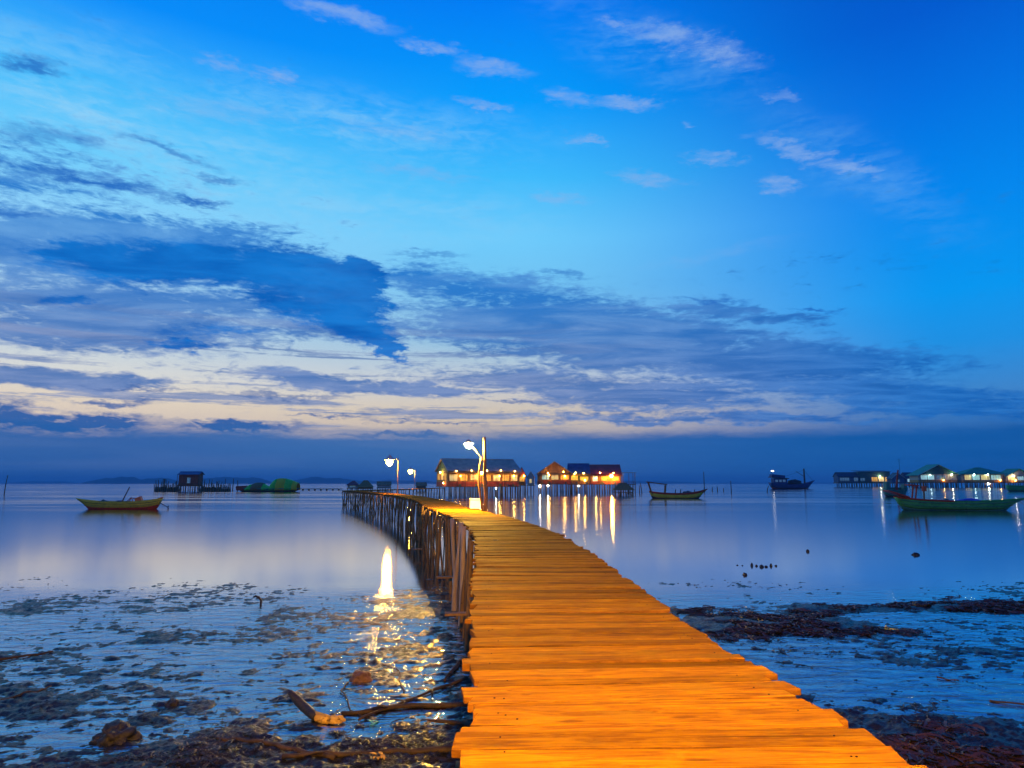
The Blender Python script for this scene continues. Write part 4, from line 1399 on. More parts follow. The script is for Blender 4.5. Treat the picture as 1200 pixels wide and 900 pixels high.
    for (x0, x1, lab) in ((181, 208, 'net pen with short stakes left of the red-brown fish farm hut'), (233, 255, 'dark net pen with tall stakes just right of the fish farm hut'), (256, 268, 'narrow net pen between two gaps, second to the right of the fish farm hut')):
        root = thing('net_pen', lab, 'net pen', (g.x, g.y, 0), 0, 'fish farm on the left')
        n = max(4, int((x1 - x0) / 2.2))
        for yy in (0, 6):
            for i in range(n + 1):
                xx = (x0 + (x1 - x0) * i / n - 219.5) * s
                hh = random.uniform(6.5, 9.5) if random.random() < 0.55 else random.uniform(10, 14.5)
                dx = random.gauss(0, 0.10) * hh
                MB().tube([(xx, yy * s, -1.5), (xx + dx * 0.5 * s, yy * s, hh * 0.5 * s), (xx + dx * s * 0.8, yy * s, hh * s)], [0.5 * s, 0.45 * s, 0.36 * s], 5).build('stake', 'plank_brown', root)
        for yy in (0, 6):
            nb = MB()
            k = int((x1 - x0) / 1.1)
            for i in range(k):
                nb.box(((x0 + (x1 - x0) * (i + 0.5) / k - 219.5) * s, yy * s + 0.5 * s, 2.4 * s), (random.uniform(0.45, 0.9) * s, 0.1 * s, random.uniform(3.4, 5.6) * s))
            nb.box(((x0 + x1) / 2 * s - 219.5 * s, yy * s + 0.62 * s, 1.2 * s), ((x1 - x0) * s, 0.1 * s, 2.2 * s))
            nb.build('net', 'net_green', root)
    for (px, base, top, lean, lab) in ((4.5, 579.8, 557, 0.10, 'single leaning stake in the water at the far left edge'), (272.5, 574.6, 561, 0.04, 'tall bare stake standing alone right of the net pens'), (278.5, 575.4, 563, -0.05, 'stake against the red bow of the tarpaulin-covered barge'),
                                       (857, 577.5, 563.5, 0.0, 'tall thin stake in the open water between the canopy boat and the trawler'), (834.5, 576.0, 571, 0.1, 'low stake just off the bow of the canopy boat'), (841, 576.0, 570.5, -0.08, 'second low stake off the bow of the canopy boat'),
                                       (848, 576.2, 572, 0.05, 'shortest stake midway between the canopy boat and the tall thin stake'), (825.5, 575, 553, 0.0, 'very tall thin pole rising behind the bow of the canopy boat'), (749.5, 579, 569, 0.05, 'stake beside the open porch of the orange row'),
                                       (752.5, 578.5, 566, -0.15, 'leaning stake between the open porch and the canopy boat'), (898.5, 577, 569.5, 0.35, 'stake slanting in the water under the stern of the trawler')):
        q = ground(px, base)
        ss = scale_at(q)
        h = (base - top) * ss
        o = MB().tube([(0, 0, -1.0), (lean * h * 0.4, 0, h * 0.5), (lean * h, 0, h)], [0.55 * ss, 0.5 * ss, 0.4 * ss], 7, 0.05).build('mooring_stake', 'plank_brown', None, smooth=True)
        o.location = (q.x, q.y, 0)
        tag(o, lab, 'stake', 'stakes standing in the sea')

    # raft beyond the end of the pier
    q = ground(376, 574.6)
    ss = scale_at(q)
    root = thing('raft', 'low dark floating jetty left of the pier end', 'raft', (q.x, q.y, 0))
    MB().box((0, 0, 1.6 * ss), (50 * ss, 4 * ss, 0.8 * ss)).build('deck', 'plank_brown', root)
    for i in range(7):
        MB().tube([((-21 + 7 * i) * ss, -1.6 * ss, 0.55 * ss), ((-21 + 7 * i) * ss, 1.6 * ss, 0.55 * ss)], 0.7 * ss, 8).build('float', 'dark_iron', root, smooth=True)


build_houses()

# ------------------------------------------------------------------ boats
class Hull:
    """local x from stern (-L/2) to bow (+L/2), waterline at z = 0"""

    def __init__(self, L, B, free, bow, stern, draft=0.3, fine=2.2, sternw=0.6, rake=0.10):
        self.L, self.B, self.free, self.bow, self.stern = L, B, free, bow, stern
        self.draft, self.fine, self.sternw, self.rake = draft, fine, sternw, rake

    def half(self, t):
        if t > 0.45:
            u = (t - 0.45) / 0.55
            return self.B / 2 * max(0.012, 1 - u ** self.fine)
        u = (0.45 - t) / 0.45
        return self.B / 2 * (1 - (1 - self.sternw) * u ** 2)

    def sheer(self, t):
        a = max(0.0, (t - 0.5) / 0.5)
        b = max(0.0, (0.5 - t) / 0.5)
        return self.free + self.bow * a ** 2.2 + self.stern * b ** 2.2

    def keel(self, t):
        a = max(0.0, (t - 0.72) / 0.28)
        b = max(0.0, (0.18 - t) / 0.18)
        return -self.draft + (self.draft + self.sheer(1) * 0.35) * a ** 2.4 + (self.draft + 0.05) * b ** 1.6

    def pt(self, t, f, side):
        """f from 0 keel to 1 gunwale"""
        zk, zs = self.keel(t), self.sheer(t)
        z = zk + (zs - zk) * f
        w = self.half(t) * (min(1.0, f * 2.2) ** 0.6 * 0.86 + 0.14 * f)
        x = -self.L / 2 + self.L * t
        k = max(0.0, (t - 0.8) / 0.2)
        x -= self.rake * self.L * k * (1 - f)
        k = max(0.0, (0.12 - t) / 0.12)
        x += 0.05 * self.L * k * (1 - f)
        return Vector((x, side * w, z))

    def strip(self, f0, f1, n=5, ns=28):
        rows = []
        fs = [f0 + (f1 - f0) * k / n for k in range(n + 1)]
        for i in range(ns + 1):
            t = i / ns
            rows.append([self.pt(t, f, -1) for f in reversed(fs)] if f0 > 0 else [self.pt(t, f, -1) for f in reversed(fs)] + [self.pt(t, f, 1) for f in fs[1:]])
        return rows

    def skin(self, name, m, root, f0, f1, thick=0.05):
        mb = MB()
        if f0 > 0:
            for side in (-1, 1):
                fs = [f0 + (f1 - f0) * k / 5 for k in range(6)]
                rows = [[self.pt(i / 28, f, side) for f in fs] for i in range(29)]
                if side > 0:
                    rows = [r_[::-1] for r_ in rows]
                mb.grid(rows)
        else:
            mb.grid(self.strip(0, f1))
        # stern board
        fs = [f0 + (f1 - f0) * k / 5 for k in range(6)]
        ring = [self.pt(0, f, -1) for f in fs] + [self.pt(0, f, 1) for f in fs[::-1]]
        mb.add(ring, [tuple(range(len(ring)))])
        o = mb.build(name, m, root, smooth=True)
        md = o.modifiers.new('shell', 'SOLIDIFY')
        md.thickness = thick
        md.offset = 0
        return o

    def gunwale(self, m, root, r_=0.05, t0=0.0, t1=1.0, name='gunwale'):
        for side in (-1, 1):
            pts = [self.pt(t0 + (t1 - t0) * i / 24, 1.0, side) + Vector((0, 0, 0.02)) for i in range(25)]
            MB().tube(pts, r_, 6).build(name, m, root, smooth=True)

    def floor(self, m, root, f=0.55):
        vs = [self.pt(0.02 + 0.90 * i / 24, f, -1) * 1.0 for i in range(25)] + [self.pt(0.02 + 0.90 * i / 24, f, 1) for i in range(24, -1, -1)]
        z = min(v.z for v in vs)
        ring = [Vector((v.x, v.y * 0.96, z)) for v in vs]
        MB().prism(ring, (0, 0, 0.05)).build('floor', m, root)

    def bench(self, t, m, root, f=0.85):
        a, b = self.pt(t, f, -1), self.pt(t, f, 1)
        MB().box((a + b) / 2, (0.28, (b - a).length * 0.98, 0.05)).build('bench', m, root)


def boat_root(name, label, cat, px0, px1, base, flip=False, rz=0.0, group='boats on the water'):
    g = ground((px0 + px1) / 2, base)
    s = scale_at(g)
    return thing(name, label, cat, (g.x, g.y, 0), rz + (PI if flip else 0.0), group), s, (px1 - px0) * s


def heap(c, size, seed, rough=0.35, n=3):
    """a rounded uneven lump standing on c"""
    bm = bmesh.new()
    bmesh.ops.create_icosphere(bm, subdivisions=n, radius=1.0)
    for v in bm.verts:
        d = v.co.normalized()
        k = 1 + rough * mnoise.noise(d * 1.6 + Vector((seed, 0, 0))) + rough * 0.5 * mnoise.noise(d * 4.3 + Vector((0, seed, 0))) + rough * 0.2 * mnoise.noise(d * 11 + Vector((0, 0, seed)))
        v.co = Vector((d.x * size[0] * k, d.y * size[1] * k, d.z * size[2] * k))
        if v.co.z < -size[2] * 0.25:
            v.co.z = -size[2] * 0.25
        v.co += Vector(c) + Vector((0, 0, size[2] * 0.24))
    me = bpy.data.meshes.new('heap')
    bm.to_mesh(me)
    bm.free()
    return me


def mesh_obj(me, name, m, root=None, smooth=True):
    me.name = name
    me.materials.append(MATS[m])
    if smooth:
        me.polygons.foreach_set('use_smooth', [True] * len(me.polygons))
    o = bpy.data.objects.new(name, me)
    COL.objects.link(o)
    if root is not None:
        o.parent = root
    return o


def build_boats():
    # 1 olive long-tail boat, bow to the left
    root, s, L = boat_root('longtail_boat', 'olive wooden boat with red-orange engine and slanting pole, floating alone on the left', 'boat', 90, 187, 596.6, True, R(4))
    h = Hull(L, L * 0.14, 8.2 * s, 4.0 * s, 4.0 * s, 0.35, 2.0, 0.55, 0.12)
    h.skin('hull', 'boat_olive', root, 0.42, 1.0)
    h.skin('bottom', 'boat_red', root, 0.0, 0.42)
    h.gunwale('boat_olive', root, 0.05)
    h.floor('boat_floor', root, 0.6)
    for t in (0.3, 0.5, 0.68):
        h.bench(t, 'boat_floor', root)
    for f, rr in ((0.80, 0.03), (0.60, 0.024)):
        for side in (-1, 1):
            MB().tube([h.pt(i / 24, f, side) * 1.0 + Vector((0, side * 0.03, 0)) for i in range(25)], rr, 5).build('rub_rail', 'stick_wood', root, smooth=True)
    mesh_obj(heap((L * 0.18, 0, 5.2 * s), (7 * s, L * 0.05, 4.2 * s), 11.3, 0.45), 'net_heap', 'net_green', root)
    MB().box((-L * 0.02, 0.2, 8.4 * s), (5 * s, 0.6, 3.4 * s)).build('crate', 'boat_blue', root)
    MB().tube([(-L * 0.30, -0.45, 8.6 * s), (L * 0.22, -0.30, 9.6 * s)], 0.035, 6).build('oar', 'pole_wood', root)
    X = lambda px: (138.5 - px) * s       # the boat is turned round
    MB().tube([(X(141), 0, 5 * s), (X(144.5), 0, 14 * s), (X(149.5), 0, 25.5 * s)], [0.09, 0.085, 0.07], 8).build('pole', 'dark_iron', root, smooth=True)
    MB().box((X(161), 0, 11.0 * s), (7 * s, 5 * s, 5.5 * s), Matrix.Rotation(0.35, 3, 'Y')).build('engine', 'engine_orange', root)
    MB().tube([(X(165), 0, 10 * s), (X(176), 0.1, 9.5 * s), (X(184), 0.1, 8 * s), (X(195.5), 0.2, 2.0 * s)], 0.05, 7).build('shaft', 'dark_iron', root, smooth=True)
    m = MB()
    for k in range(3):
        a = 2 * PI * k / 3
        m.box((X(195.8), 0.2 + 0.18 * math.cos(a), 1.8 * s + 0.18 * math.sin(a)), (0.03, 0.16, 0.30), Matrix.Rotation(a, 3, 'X'))
    m.build('propeller', 'dark_iron', root)
    MB().tube([(X(149), -0.3, 8 * s), (X(151), -0.3, 13 * s), (X(155), -0.3, 12 * s), (X(158), -0.3, 8.2 * s)], 0.06, 7).build('engine_frame', 'boat_red', root, smooth=True)
    MB().tube([(X(148), 0.3, 8 * s), (X(153.5), 0.3, 13.5 * s), (X(156), 0.3, 8.2 * s)], 0.06, 7).build('engine_frame', 'boat_red', root, smooth=True)
    MB().box((X(185.5), 0, 12.6 * s), (4.2 * s, 0.5, 1.4 * s), Matrix.Rotation(0.3, 3, 'Y')).build('stern_board', 'boat_red', root)

    # 2 long green boat, bow to the right
    root, s, L = boat_root('green_boat', 'long green boat with red rail and blue tarpaulin, in front of the right hamlet', 'boat', 1054, 1199, 598.0, False, R(-5))
    h = Hull(L, L * 0.12, 10.5 * s, 3.5 * s, 4.5 * s, 0.4, 2.2, 0.5, 0.13)
    h.skin('hull', 'boat_green', root, 0.30, 1.0)
    h.skin('bottom', 'boat_teal', root, 0.0, 0.30)
    h.gunwale('boat_green', root, 0.07, 0.42, 1.0)
    h.gunwale('boat_red', root, 0.13, 0.0, 0.42, name='red_rail')
    h.floor('boat_floor', root, 0.65)
    cx = 1126.5
    X = lambda px: (px - cx) * s
    MB().slab([(X(1043), -0.8, 22 * s), (X(1066), -1.0, 14.5 * s), (X(1066), 1.0, 14.5 * s), (X(1043), 0.8, 22 * s)], 0.16).build('stern_ramp', 'boat_red', root)
    MB().tube([(X(1073.5), -0.6, 11 * s), (X(1076.5), -0.6, 28.5 * s)], 0.10, 8).build('post', 'boat_red', root)
    MB().tube([(X(1074.5), 0.6, 11 * s), (X(1077.5), 0.6, 28.5 * s)], 0.10, 8).build('post', 'boat_red', root)
    MB().box((X(1073.5), 0, 29.0 * s), (9.5 * s, 1.8, 1.3 * s), Matrix.Rotation(0.12, 3, 'Y')).build('cross_board', 'boat_red', root)
    MB().tube([(X(1086), 0, 11 * s), (X(1087), 0, 33 * s)], 0.11, 8).build('mast', 'plank_brown', root)
    MB().box((X(1087), 0, 25 * s), (3.4 * s, 0.5, 6 * s)).build('mast_board', 'wall_red', root)
    mesh_obj(heap((X(1136), 0, 8.6 * s), (15 * s, L * 0.052, 4.2 * s), 3.1, 0.25), 'tarpaulin', 'tarp_blue', root)
    for t in (0.62, 0.8):
        h.bench(t, 'boat_floor', root)
    for f, rr in ((0.82, 0.05), (0.56, 0.035)):
        for side in (-1, 1):
            MB().tube([h.pt(i / 24, f, side) + Vector((0, side * 0.04, 0)) for i in range(25)], rr, 5).build('rub_rail', 'boat_teal', root, smooth=True)
    mesh_obj(heap((X(1108), 0, 7.5 * s), (8 * s, L * 0.04, 4.0 * s), 6.6, 0.4), 'net_heap', 'net_green', root)
    MB().box((X(1097), 0.2, 10.5 * s), (6 * s, 0.9, 4 * s)).build('crate', 'plank_brown', root)
    MB().box((X(1160), 0, 9.8 * s), (5 * s, 0.8, 3 * s)).build('crate', 'wall_cream', root)
    MB().tube([(X(1190), 0, 12 * s), (X(1196), -0.2, 6 * s), (X(1203), -0.3, -0.3)], 0.03, 5).build('mooring_rope', 'pole_wood', root, smooth=True)

    # 3 dark teal boat seen end on
    root, s, L = boat_root('teal_boat', 'dark teal boat with upright corner posts moored behind the red-railed stern', 'boat', 1037.5, 1063, 582.0, False, R(-3))
    h = Hull(L * 1.0, L * 0.42, 7.0 * s, 1.0 * s, 1.5 * s, 0.5, 3.0, 0.85, 0.06)
    h.skin('hull', 'boat_teal', root, 0.28, 1.0, 0.12)
    h.skin('bottom', 'dark_iron', root, 0.0, 0.28, 0.12)
    h.gunwale('boat_teal', root, 0.18)
    h.floor('boat_floor', root, 0.7)
    for xx, top in ((-10.2, 17.0), (9.6, 14.5)):
        MB().box((xx * s, 0, (6 + top) / 2 * s), (3.6 * s, L * 0.30, (top - 6) * s), Matrix.Rotation(0.05, 3, 'Y')).build('corner_post', 'boat_teal', root)
    MB().tube([(1.0 * s, 0, 6 * s), (2.5 * s, 0, 20 * s), (4.5 * s, 0, 31 * s)], [0.3, 0.26, 0.2], 8).build('mast', 'boat_red', root)
    MB().box((0, L * 0.12, 8.5 * s), (16 * s, 0.12, 4 * s)).build('board', 'boat_teal', root)

    # 4 boat with a canopy frame
    root, s, L = boat_root('canopy_boat', 'weathered red and olive boat with bare canopy frame, right of the open porch', 'boat', 761.5, 829, 584.2, False, R(-4))
    h = Hull(L, L * 0.16, 5.8 * s, 5.2 * s, 2.6 * s, 0.5, 2.2, 0.6, 0.12)
    h.skin('hull', 'boat_olive', root, 0.36, 0.82, 0.08)
    h.skin('top_strake', 'boat_red', root, 0.82, 1.0, 0.12)
    h.skin('bottom', 'dark_iron', root, 0.0, 0.36, 0.08)
    h.gunwale('boat_red', root, 0.10)
    h.floor('boat_floor', root, 0.6)
    X = lambda px: (px - 795.25) * s
    for yy in (-L * 0.05, L * 0.05):
        MB().tube([(X(764.5), yy, 5 * s), (X(760.5), yy, 18.6 * s)], 0.15, 6).build('canopy_post', 'plank_brown', root)
        MB().tube([(X(779.5), yy, 5 * s), (X(780.5), yy, 15.5 * s)], 0.15, 6).build('canopy_post', 'plank_brown', root)
    MB().slab([(X(758.5), -L * 0.065, 18.7 * s), (X(782), -L * 0.065, 15.7 * s), (X(782), L * 0.065, 15.7 * s), (X(758.5), L * 0.065, 18.7 * s)], 0.22).build('canopy', 'plank_brown', root)
    mesh_obj(heap((X(806), 0, 4.0 * s), (8 * s, L * 0.06, 3.6 * s), 8.2, 0.4), 'cargo', 'dark_iron', root)
    MB().box((X(823), 0, 8.2 * s), (5.5 * s, L * 0.05, 3.2 * s), Matrix.Rotation(-0.3, 3, 'Y')).build('bow_box', 'plank_brown', root)
    for px in (792, 798, 814):
        MB().tube([(X(px), 0.5, 4 * s), (X(px) + 0.1, 0.5, 10.5 * s)], 0.12, 6).build('rod', 'dark_iron', root)

    # 5 trawler
    root, s, L = boat_root('trawler', 'dark blue fishing trawler with wheelhouse and mast, far out on the open sea', 'fishing boat', 902, 956, 572.8, False, R(5))
    h = Hull(L, L * 0.22, 4.6 * s, 5.0 * s, 2.4 * s, 0.8, 2.4, 0.75, 0.12)
    h.skin('hull', 'boat_blue', root, 0.25, 1.0, 0.25)
    h.skin('bottom', 'boat_red', root, 0.0, 0.25, 0.25)
    h.gunwale('boat_blue', root, 0.3)
    h.floor('boat_floor', root, 0.8)
    X = lambda px: (px - 929) * s
    MB().box((X(913), 0, 8.0 * s), (16 * s, L * 0.14, 8.5 * s)).build('wheelhouse', 'boat_blue', root)
    MB().box((X(912.5), 0, 12.7 * s), (21 * s, L * 0.18, 1.0 * s), Matrix.Rotation(0.09, 3, 'Y')).build('cabin_roof', 'roof_dark', root)
    MB().box((X(911), 0, 14.7 * s), (16 * s, L * 0.12, 3.0 * s), Matrix.Rotation(0.09, 3, 'Y')).build('upper_deck', 'boat_blue', root)
    for k in range(3):
        MB().box((X(908 + 4.6 * k), -L * 0.0715, 9.2 * s), (3.0 * s, 0.12 * s, 2.6 * s)).build('window', 'window_dim', root)
    MB().tube([(X(904.5), 0, 16 * s), (X(904.5), 0, 20 * s)], 0.16 * s, 6).build('light_post', 'dark_iron', root)
    MB().ball((X(905.5), 0, 20.6 * s), 0.85 * s, 10, 8, (2.2, 1, 0.8)).build('signal_light', 'ship_light', root, smooth=True)
    MB().tube([(X(944.0), 0, 3 * s), (X(944.0), 0, 23.5 * s)], [1.1 * s, 0.9 * s], 8).build('mast', 'dark_iron', root)
    MB().tube([(X(944.0), 0, 14 * s), (X(934), 0, 20.5 * s)], 0.3 * s, 6).build('boom', 'dark_iron', root)
    MB().tube([(X(944.0), 0, 22 * s), (X(954), 0, 9.5 * s)], 0.12 * s, 5).build('stay', 'dark_iron', root)
    MB().tube([(X(944.0), 0, 22 * s), (X(921), 0, 14.5 * s)], 0.12 * s, 5).build('stay', 'dark_iron', root)
    mesh_obj(heap((X(931), 0, 5.0 * s), (9 * s, L * 0.08, 4.6 * s), 5.5, 0.4), 'net_heap', 'weed_brown', root)

    # 6 small bright green boat before the lit houses
    root, s, L = boat_root('small_green_boat', 'short bright green boat before the lit houses at the far right edge', 'boat', 1181, 1216, 576.2, False, R(0))
    h = Hull(L, L * 0.2, 6.6 * s, 1.5 * s, 0.6 * s, 0.6, 2.4, 0.8, 0.08)
    h.skin('hull', 'boat_green', root, 0.3, 1.0, 0.2)
    h.skin('bottom', 'boat_teal', root, 0.0, 0.3, 0.2)
    h.gunwale('boat_green', root, 0.25)
    h.floor('boat_floor', root, 0.7)
    h.bench(0.5, 'boat_floor', root)

    # 7 covered barge
    root, s, L = boat_root('covered_barge', 'barge heaped under green and orange tarpaulins with a red bow, left of the pier end', 'barge', 276, 349, 576.2, True, R(0))
    h = Hull(L, L * 0.2, 3.2 * s, 1.8 * s, 0.8 * s, 0.6, 2.6, 0.9, 0.06)
    h.skin('hull', 'net_green', root, 0.3, 1.0, 0.2)
    h.skin('bottom', 'dark_iron', root, 0.0, 0.3, 0.2)
    h.gunwale('boat_teal', root, 0.22)
    X = lambda px: (312.5 - px) * s
    MB().box((X(283.5), 0, 4.2 * s), (11 * s, L * 0.12, 5.0 * s), Matrix.Rotation(0.05, 3, 'Y')).build('red_box', 'boat_red', root)

    def cover(x0, x1, top0, top1, bulge, m):
        rows = []
        for i in range(9):
            f = i / 8
            px = x0 + (x1 - x0) * f
            tp = top0 + (top1 - top0) * f + bulge * math.sin(PI * f)
            row = []
            for k in range(15):
                a = PI * k / 14
                w = L * 0.105 * (1 + 0.04 * math.sin(5 * f + k))
                row.append(Vector((X(px) + 0.15 * s * math.sin(k * 1.7), -math.cos(a) * w, (1.8 + (tp - 1.8) * min(1.0, math.sin(a) * 1.15)) * s)))
            rows.append(row)
        o = MB().grid(rows).build('tarpaulin', m, root, smooth=True)
        md = o.modifiers.new('shell', 'SOLIDIFY')
        md.thickness = 0.12
    cover(289, 296, 4, 8.5, 1.5, 'tarp_green')
    cover(295.5, 309, 8.2, 9.6, 1.8, 'thatch')
    cover(308.5, 318, 9.2, 4.2, 0.2, 'tarp_green')
    cover(317, 325, 7.5, 14.8, 1.6, 'tarp_green')
    cover(324.5, 335.5, 14.6, 15.0, 0.8, 'tarp_orange')
    cover(335, 344, 14.9, 12.4, 0.3, 'tarp_green')
    cover(343.5, 349.5, 12.4, 9.8, 0.2, 'tarp_orange')


build_boats()

# ------------------------------------------------------------------ things lying on the flats
def stick(px0, py0, px1, py1, r0, r1, label, name='stick', mtl='stick_wood', bend=0.1, seed=1, twigs=0, lift=0.0, cat='stick', group='sticks on the mud', lift_end=None):
    a, b = ground(px0, py0), ground(px1, py1)
    rnd = random.Random(seed)
    n = 12
    side = (b - a).cross(Vector((0, 0, 1))).normalized()
    L = (b - a).length
    pts, rad = [], []
    for i in range(n + 1):
        f = i / n
        q = a.lerp(b, f) + side * bend * L * (math.sin(PI * f) + 0.25 * math.sin(3 * PI * f + seed)) * 0.5 + side * rnd.gauss(0, 0.006 * L)
        z = top_z(q.x, q.y) * 0.6 + lift + r0 * 0.4 + 0.02 * abs(math.sin(4 * f + seed))
        if lift_end:
            z += lift_end * f ** 2
        pts.append(Vector((q.x, q.y, z)))
        rad.append((r0 + (r1 - r0) * f) * rnd.uniform(0.9, 1.1))
    m = MB().tube(pts, rad, 8, 0.08)
    for k in range(twigs):
        i = rnd.randint(2, n - 2)
        d = (pts[i + 1] - pts[i - 1]).normalized()
        sd = side * rnd.choice((-1, 1))
        ln = rnd.uniform(0.15, 0.4) * L * 0.5
        p2 = pts[i] + (d * 0.7 + sd * 0.6) * ln + Vector((0, 0, rnd.uniform(0.0, 0.10)))
        m.tube([pts[i], pts[i].lerp(p2, 0.5) + Vector((0, 0, 0.02)), p2], [rad[i] * 0.6, rad[i] * 0.45, rad[i] * 0.25], 6, 0.08)
    o = m.build(name, mtl, None, smooth=True)
    c = sum(pts, Vector()) / len(pts)
    for v in o.data.vertices:
        v.co -= c
    o.location = c
    return tag(o, label, cat, group)


def rock(px, py, w_px, h_px, label, m='rock_dark', seed=1.0, name='rock', rough=0.35, deep=0.8, group=None, cat='rock'):
    g = ground(px, py)
    s = scale_at(g)
    o = mesh_obj(heap((0, 0, 0), (w_px / 2 * s, w_px / 2 * s * deep, h_px * s / 1.15), seed, rough, 4), name, m)
    o.location = (g.x, g.y, max(-0.02, mud_z(g.x, g.y) - 0.03) if False else top_z(g.x, g.y) - 0.03)
    return tag(o, label, cat, group)


def build_shore():
    rock(135, 868, 44, 18, 'dark jagged rock on the wet mud, the largest on the left', seed=4.3, rough=0.55)
    rock(423, 797, 25, 12, 'single brown stone sitting in the golden glare on the mud', 'rock_brown', 2.2, rough=0.3)
    rock(202, 827, 17, 7, 'small dark stone on the mud between the big rock and the driftwood', seed=6.1)
    rock(873, 674, 5, 3.6, 'dark knob of stone in the shallows below the stone cluster', seed=1.9)
    rock(1073, 650.5, 8, 3.2, 'lone dark stone in the calm water towards the right edge', seed=7.7)
    rock(946.5, 646.5, 4, 3, 'tiny dark stone in the water left of the lone stone', seed=5.7)
    for i, (px, py, w, h) in enumerate(((864, 662.5, 2.6, 1.6), (881, 663, 3.2, 3.6), (886.5, 663.5, 3, 2.4), (892.5, 664.5, 5, 3.2), (898, 664.5, 4, 2.4), (903.5, 663.5, 3.2, 3.4), (909.5, 663.5, 3, 2.2), (870, 663, 2.2, 1.4))):
        rock(px, py, w, h, 'dark stone in the small cluster breaking the calm water right of the pier', seed=10 + i * 1.7, group='stone cluster in the shallows')
    rock(1078, 711, 22, 5, 'low dark hump at the foot of the right weed bank', seed=3.6, rough=0.5)
    # driftwood: lamplight put into the yellow broken end, shade into the dark tip
    g = ground(372, 846)
    s = scale_at(g)
    root = thing('driftwood', 'curved driftwood log with raised tip darkened as shade and broken end yellowed as lamplight', 'driftwood', (g.x, g.y, top_z(g.x, g.y)), 0)

    def D(px, z, y=0.0):
        return Vector(((px - 372) * s, y, z * s))
    MB().tube([D(329, 25, .35), D(334, 21, .33), D(342, 15.5, .28), D(352, 10, .2), D(362, 6, .1), D(371, 3.6, .0)], [3.0 * s, 4.4 * s, 5.2 * s, 5.6 * s, 5.4 * s, 5.0 * s], 12, 0.10).build('shaded_tip', 'rock_dark', root, smooth=True)
    MB().tube([D(366, 4.6, .06), D(374, 3.4, 0), D(381, 2.6, -.03), D(387, 2.4, -.05)], [5.2 * s, 5.6 * s, 5.6 * s, 4.6 * s], 12, 0.09).build('log', 'drift_wood', root, smooth=True)
    mesh_obj(heap(D(395, 0.6, -.06), (9.5 * s, 7 * s, 6.2 * s), 9.4, 0.35, 4), 'broken_end', 'drift_wood', root)
    # bent stub in the shallows
    g = ground(305, 709)
    s = scale_at(g)
    o = MB().tube([(0, 0, -0.3), (0.02, 0, 5 * s), (-2 * s, 0, 8.6 * s), (-6 * s, 0, 10 * s), (-8.5 * s, 0, 9 * s)], [1.5 * s, 1.4 * s, 1.5 * s, 1.3 * s, 0.9 * s], 8, 0.08).build('branch_stub', 'rock_dark', None, smooth=True)
    o.location = (g.x, g.y, 0)
    tag(o, 'hooked dark branch stub rising from the shallows left of the pier', 'branch')

    stick(-30, 779, 62, 765, 0.035, 0.015, 'long thin stick lying on the mud at the left edge', bend=0.04, seed=3)
    stick(0, 823, 60, 806, 0.02, 0.012, 'faint thin twig on the mud under the long left stick', bend=0.1, seed=13)
    stick(556, 770, 522, 800, 0.055, 0.02, 'forked dark branch sloping from under the planks', name='branch', bend=0.12, seed=5, twigs=3, cat='branch', lift_end=0.0)
    stick(548, 798, 420, 846, 0.030, 0.018, 'long straight branch crossing the golden glare beside the pier', name='branch', bend=0.06, seed=7, twigs=4, cat='branch')
    stick(562, 828, 400, 838, 0.05, 0.03, 'heavy dark pole lying level on the mud under the crossing branch', name='branch', bend=0.10, seed=9, twigs=2, cat='branch')
    stick(556, 854, 500, 848, 0.045, 0.02, 'short dark pole near the plank ends, below the level pole', bend=0.2, seed=11, twigs=1)
    stick(392, 892, 255, 868, 0.040, 0.025, 'dark sunken stick at the bottom, slanting left from the weed', bend=0.05, seed=15)
    stick(530, 884, 330, 893, 0.045, 0.03, 'long dark stick along the very bottom, left of the pier planks', bend=0.06, seed=17, twigs=2)
    stick(408, 800, 432, 843, 0.014, 0.008, 'thin bent twig standing out below the brown stone', bend=0.2, seed=19, twigs=2)
    stick(470, 812, 440, 776, 0.012, 0.007, 'hair-thin twig in the middle of the golden glare', bend=0.2, seed=21, twigs=1)
    stick(1098, 795, 1124, 799, 0.016, 0.009, 'short brown stick on the blue mud at the right', bend=0.1, seed=23)
    stick(1160, 822, 1230, 830, 0.018, 0.012, 'brown stick at the right edge, below the short one', bend=0.1, seed=25)

    # litter
    def leaf_clump(px, py, wpx, m, label, name, cat, n=7, seed=2):
        g = ground(px, py)
        s = scale_at(g)
        rnd = random.Random(seed)
        mb = MB()
        for k in range(n):
            a = rnd.uniform(0, 2 * PI)
            L = wpx * s * rnd.uniform(0.25, 0.55)
            w = L * 0.35
            c = Vector((rnd.gauss(0, wpx * s * 0.18), rnd.gauss(0, wpx * s * 0.15), 0.02 + rnd.uniform(0, 0.04)))
            d = Vector((math.cos(a), math.sin(a), rnd.uniform(-0.1, 0.5))).normalized()
            sd = d.cross(Vector((0, 0, 1))).normalized()
            pts = []
            for f, ww in ((0, 0.2), (0.35, 1.0), (0.7, 0.8), (1.0, 0.1)):
                q = c + d * L * f - Vector((0, 0, 0.25 * L * f * f))
                pts.append([q - sd * w * ww / 2, q + Vector((0, 0, -0.06 * L)), q + sd * w * ww / 2])
            mb.grid(pts)
        o = mb.build(name, m, None, smooth=True)
        md = o.modifiers.new('shell', 'SOLIDIFY')
        md.thickness = 0.006
        o.location = (g.x, g.y, top_z(g.x, g.y))
        return tag(o, label, cat)
    leaf_clump(1040, 739, 18, 'leaf_yellow', 'yellow leaf scrap on the dark weed bank at the right', 'leaf_scrap', 'leaves', 9, 4)
    leaf_clump(445, 893, 20, 'drift_wood', 'orange-brown leaf scrap at the bottom left of the planks', 'leaf_scrap', 'leaves', 9, 6)
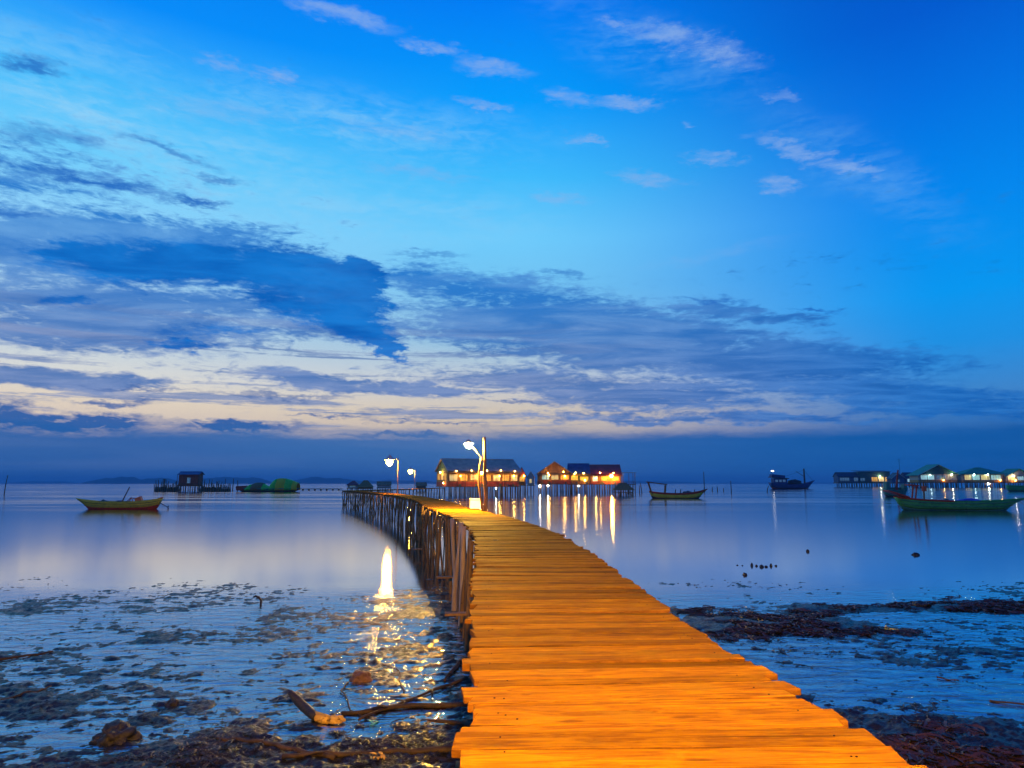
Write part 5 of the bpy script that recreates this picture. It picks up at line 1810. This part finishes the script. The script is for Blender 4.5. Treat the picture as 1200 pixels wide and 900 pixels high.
    leaf_clump(437, 849, 17, 'litter_teal', 'teal plastic scrap on the mud right of the driftwood', 'plastic_scrap', 'litter', 6, 8)
    leaf_clump(891, 733, 8, 'leaf_yellow', 'small yellow leaf in the weed close to the pier', 'leaf_scrap', 'leaves', 4, 10)

    # weed: nobody could count it
    def weed(label, name, m, count, areas, size, lift=0.3, low=-0.02, seed=1):
        rnd = random.Random(seed)
        vs, fs = [], []
        tot = sum(a[4] for a in areas)
        cand = []
        for (px, py, hw, hh, wgt) in areas:
            for _ in range(int(count * wgt / tot)):
                r_ = math.sqrt(rnd.random()) * (1.0 if rnd.random() < 0.8 else 1.25)
                a = rnd.uniform(0, 2 * PI)
                g = ground(px + hw * r_ * math.cos(a), min(py + hh * r_ * math.sin(a), 960))
                if mnoise.noise(Vector((g.x * 0.9, g.y * 1.2, seed))) < -0.02 + 0.5 * (r_ - 0.7):
                    continue
                cand.append(g)
        zs = mud_height(np.array([g.x for g in cand]), np.array([g.y for g in cand]))
        for g, z in zip(cand, zs):
            if z < low:
                continue
            z = max(0.0, float(z))
            L = rnd.uniform(*size)
            w = L * rnd.uniform(0.05, 0.16)
            b = rnd.uniform(0, 2 * PI)
            d = Vector((math.cos(b), math.sin(b), 0))
            sd = Vector((-d.y, d.x, 0))
            up = rnd.uniform(0.0, lift) * L
            i0 = len(vs)
            tw = rnd.gauss(0, 1.0)
            for f in (0.0, 0.33, 0.66, 1.0):
                q = Vector((g.x, g.y, z + 0.004)) + d * L * (f - 0.5) + sd * tw * L * f * (1 - f) + Vector((0, 0, up * math.sin(PI * f) * rnd.uniform(0.6, 1.2)))
                ww = w * (0.35 + math.sin(PI * min(1, f + 0.1)) * 0.65) * 0.5
                vs.append(q - sd * ww)
                vs.append(q + sd * ww + Vector((0, 0, rnd.uniform(0, w * 0.6))))
            for k in range(3):
                fs.append((i0 + 2 * k, i0 + 2 * k + 1, i0 + 2 * k + 3, i0 + 2 * k + 2))
        mb = MB()
        mb.v, mb.f = vs, fs
        o = mb.build(name, m, None, smooth=True)
        o['kind'] = 'stuff'
        o['label'] = label
        o['category'] = 'seaweed'
        return o
    weed('red-brown seaweed heaped in bands on the right-hand mud flat', 'seaweed', 'weed_brown', 22000,
         [(1120, 708, 95, 8, 2.2), (1040, 711, 110, 5, 0.8), (900, 722, 95, 8, 1.6), (930, 735, 90, 9, 2.2), (870, 742, 70, 10, 1.0), (1180, 712, 60, 9, 1.0), (1000, 742, 80, 8, 0.7), (1080, 880, 75, 24, 1.6), (1150, 893, 80, 16, 1.1), (850, 715, 60, 5, .5)], (0.10, 0.40), 0.10, -0.012, seed=3)
    weed('black rotting weed and litter matted on the mud left of the pier', 'seaweed', 'weed_black', 14000,
         [(430, 885, 110, 18, 2.0), (320, 880, 140, 18, 1.6), (520, 880, 45, 22, 0.8), (150, 893, 190, 12, 1.2), (420, 855, 90, 10, 0.6), (470, 735, 90, 30, 1.3), (330, 725, 140, 20, 0.8), (150, 735, 160, 14, 0.5), (220, 830, 220, 35, 0.7), (260, 770, 240, 35, 0.7), (520, 740, 40, 28, 0.8)], (0.05, 0.18), 0.12, -0.004, seed=9)
    weed('dark flakes of weed scattered over the blue mud right of the pier', 'seaweed', 'weed_black', 5000,
         [(1000, 770, 170, 30, 1), (1050, 830, 150, 25, .6), (860, 690, 70, 10, 0.7), (900, 760, 80, 12, .6)], (0.05, 0.18), 0.10, -0.004, seed=14)


build_shore()
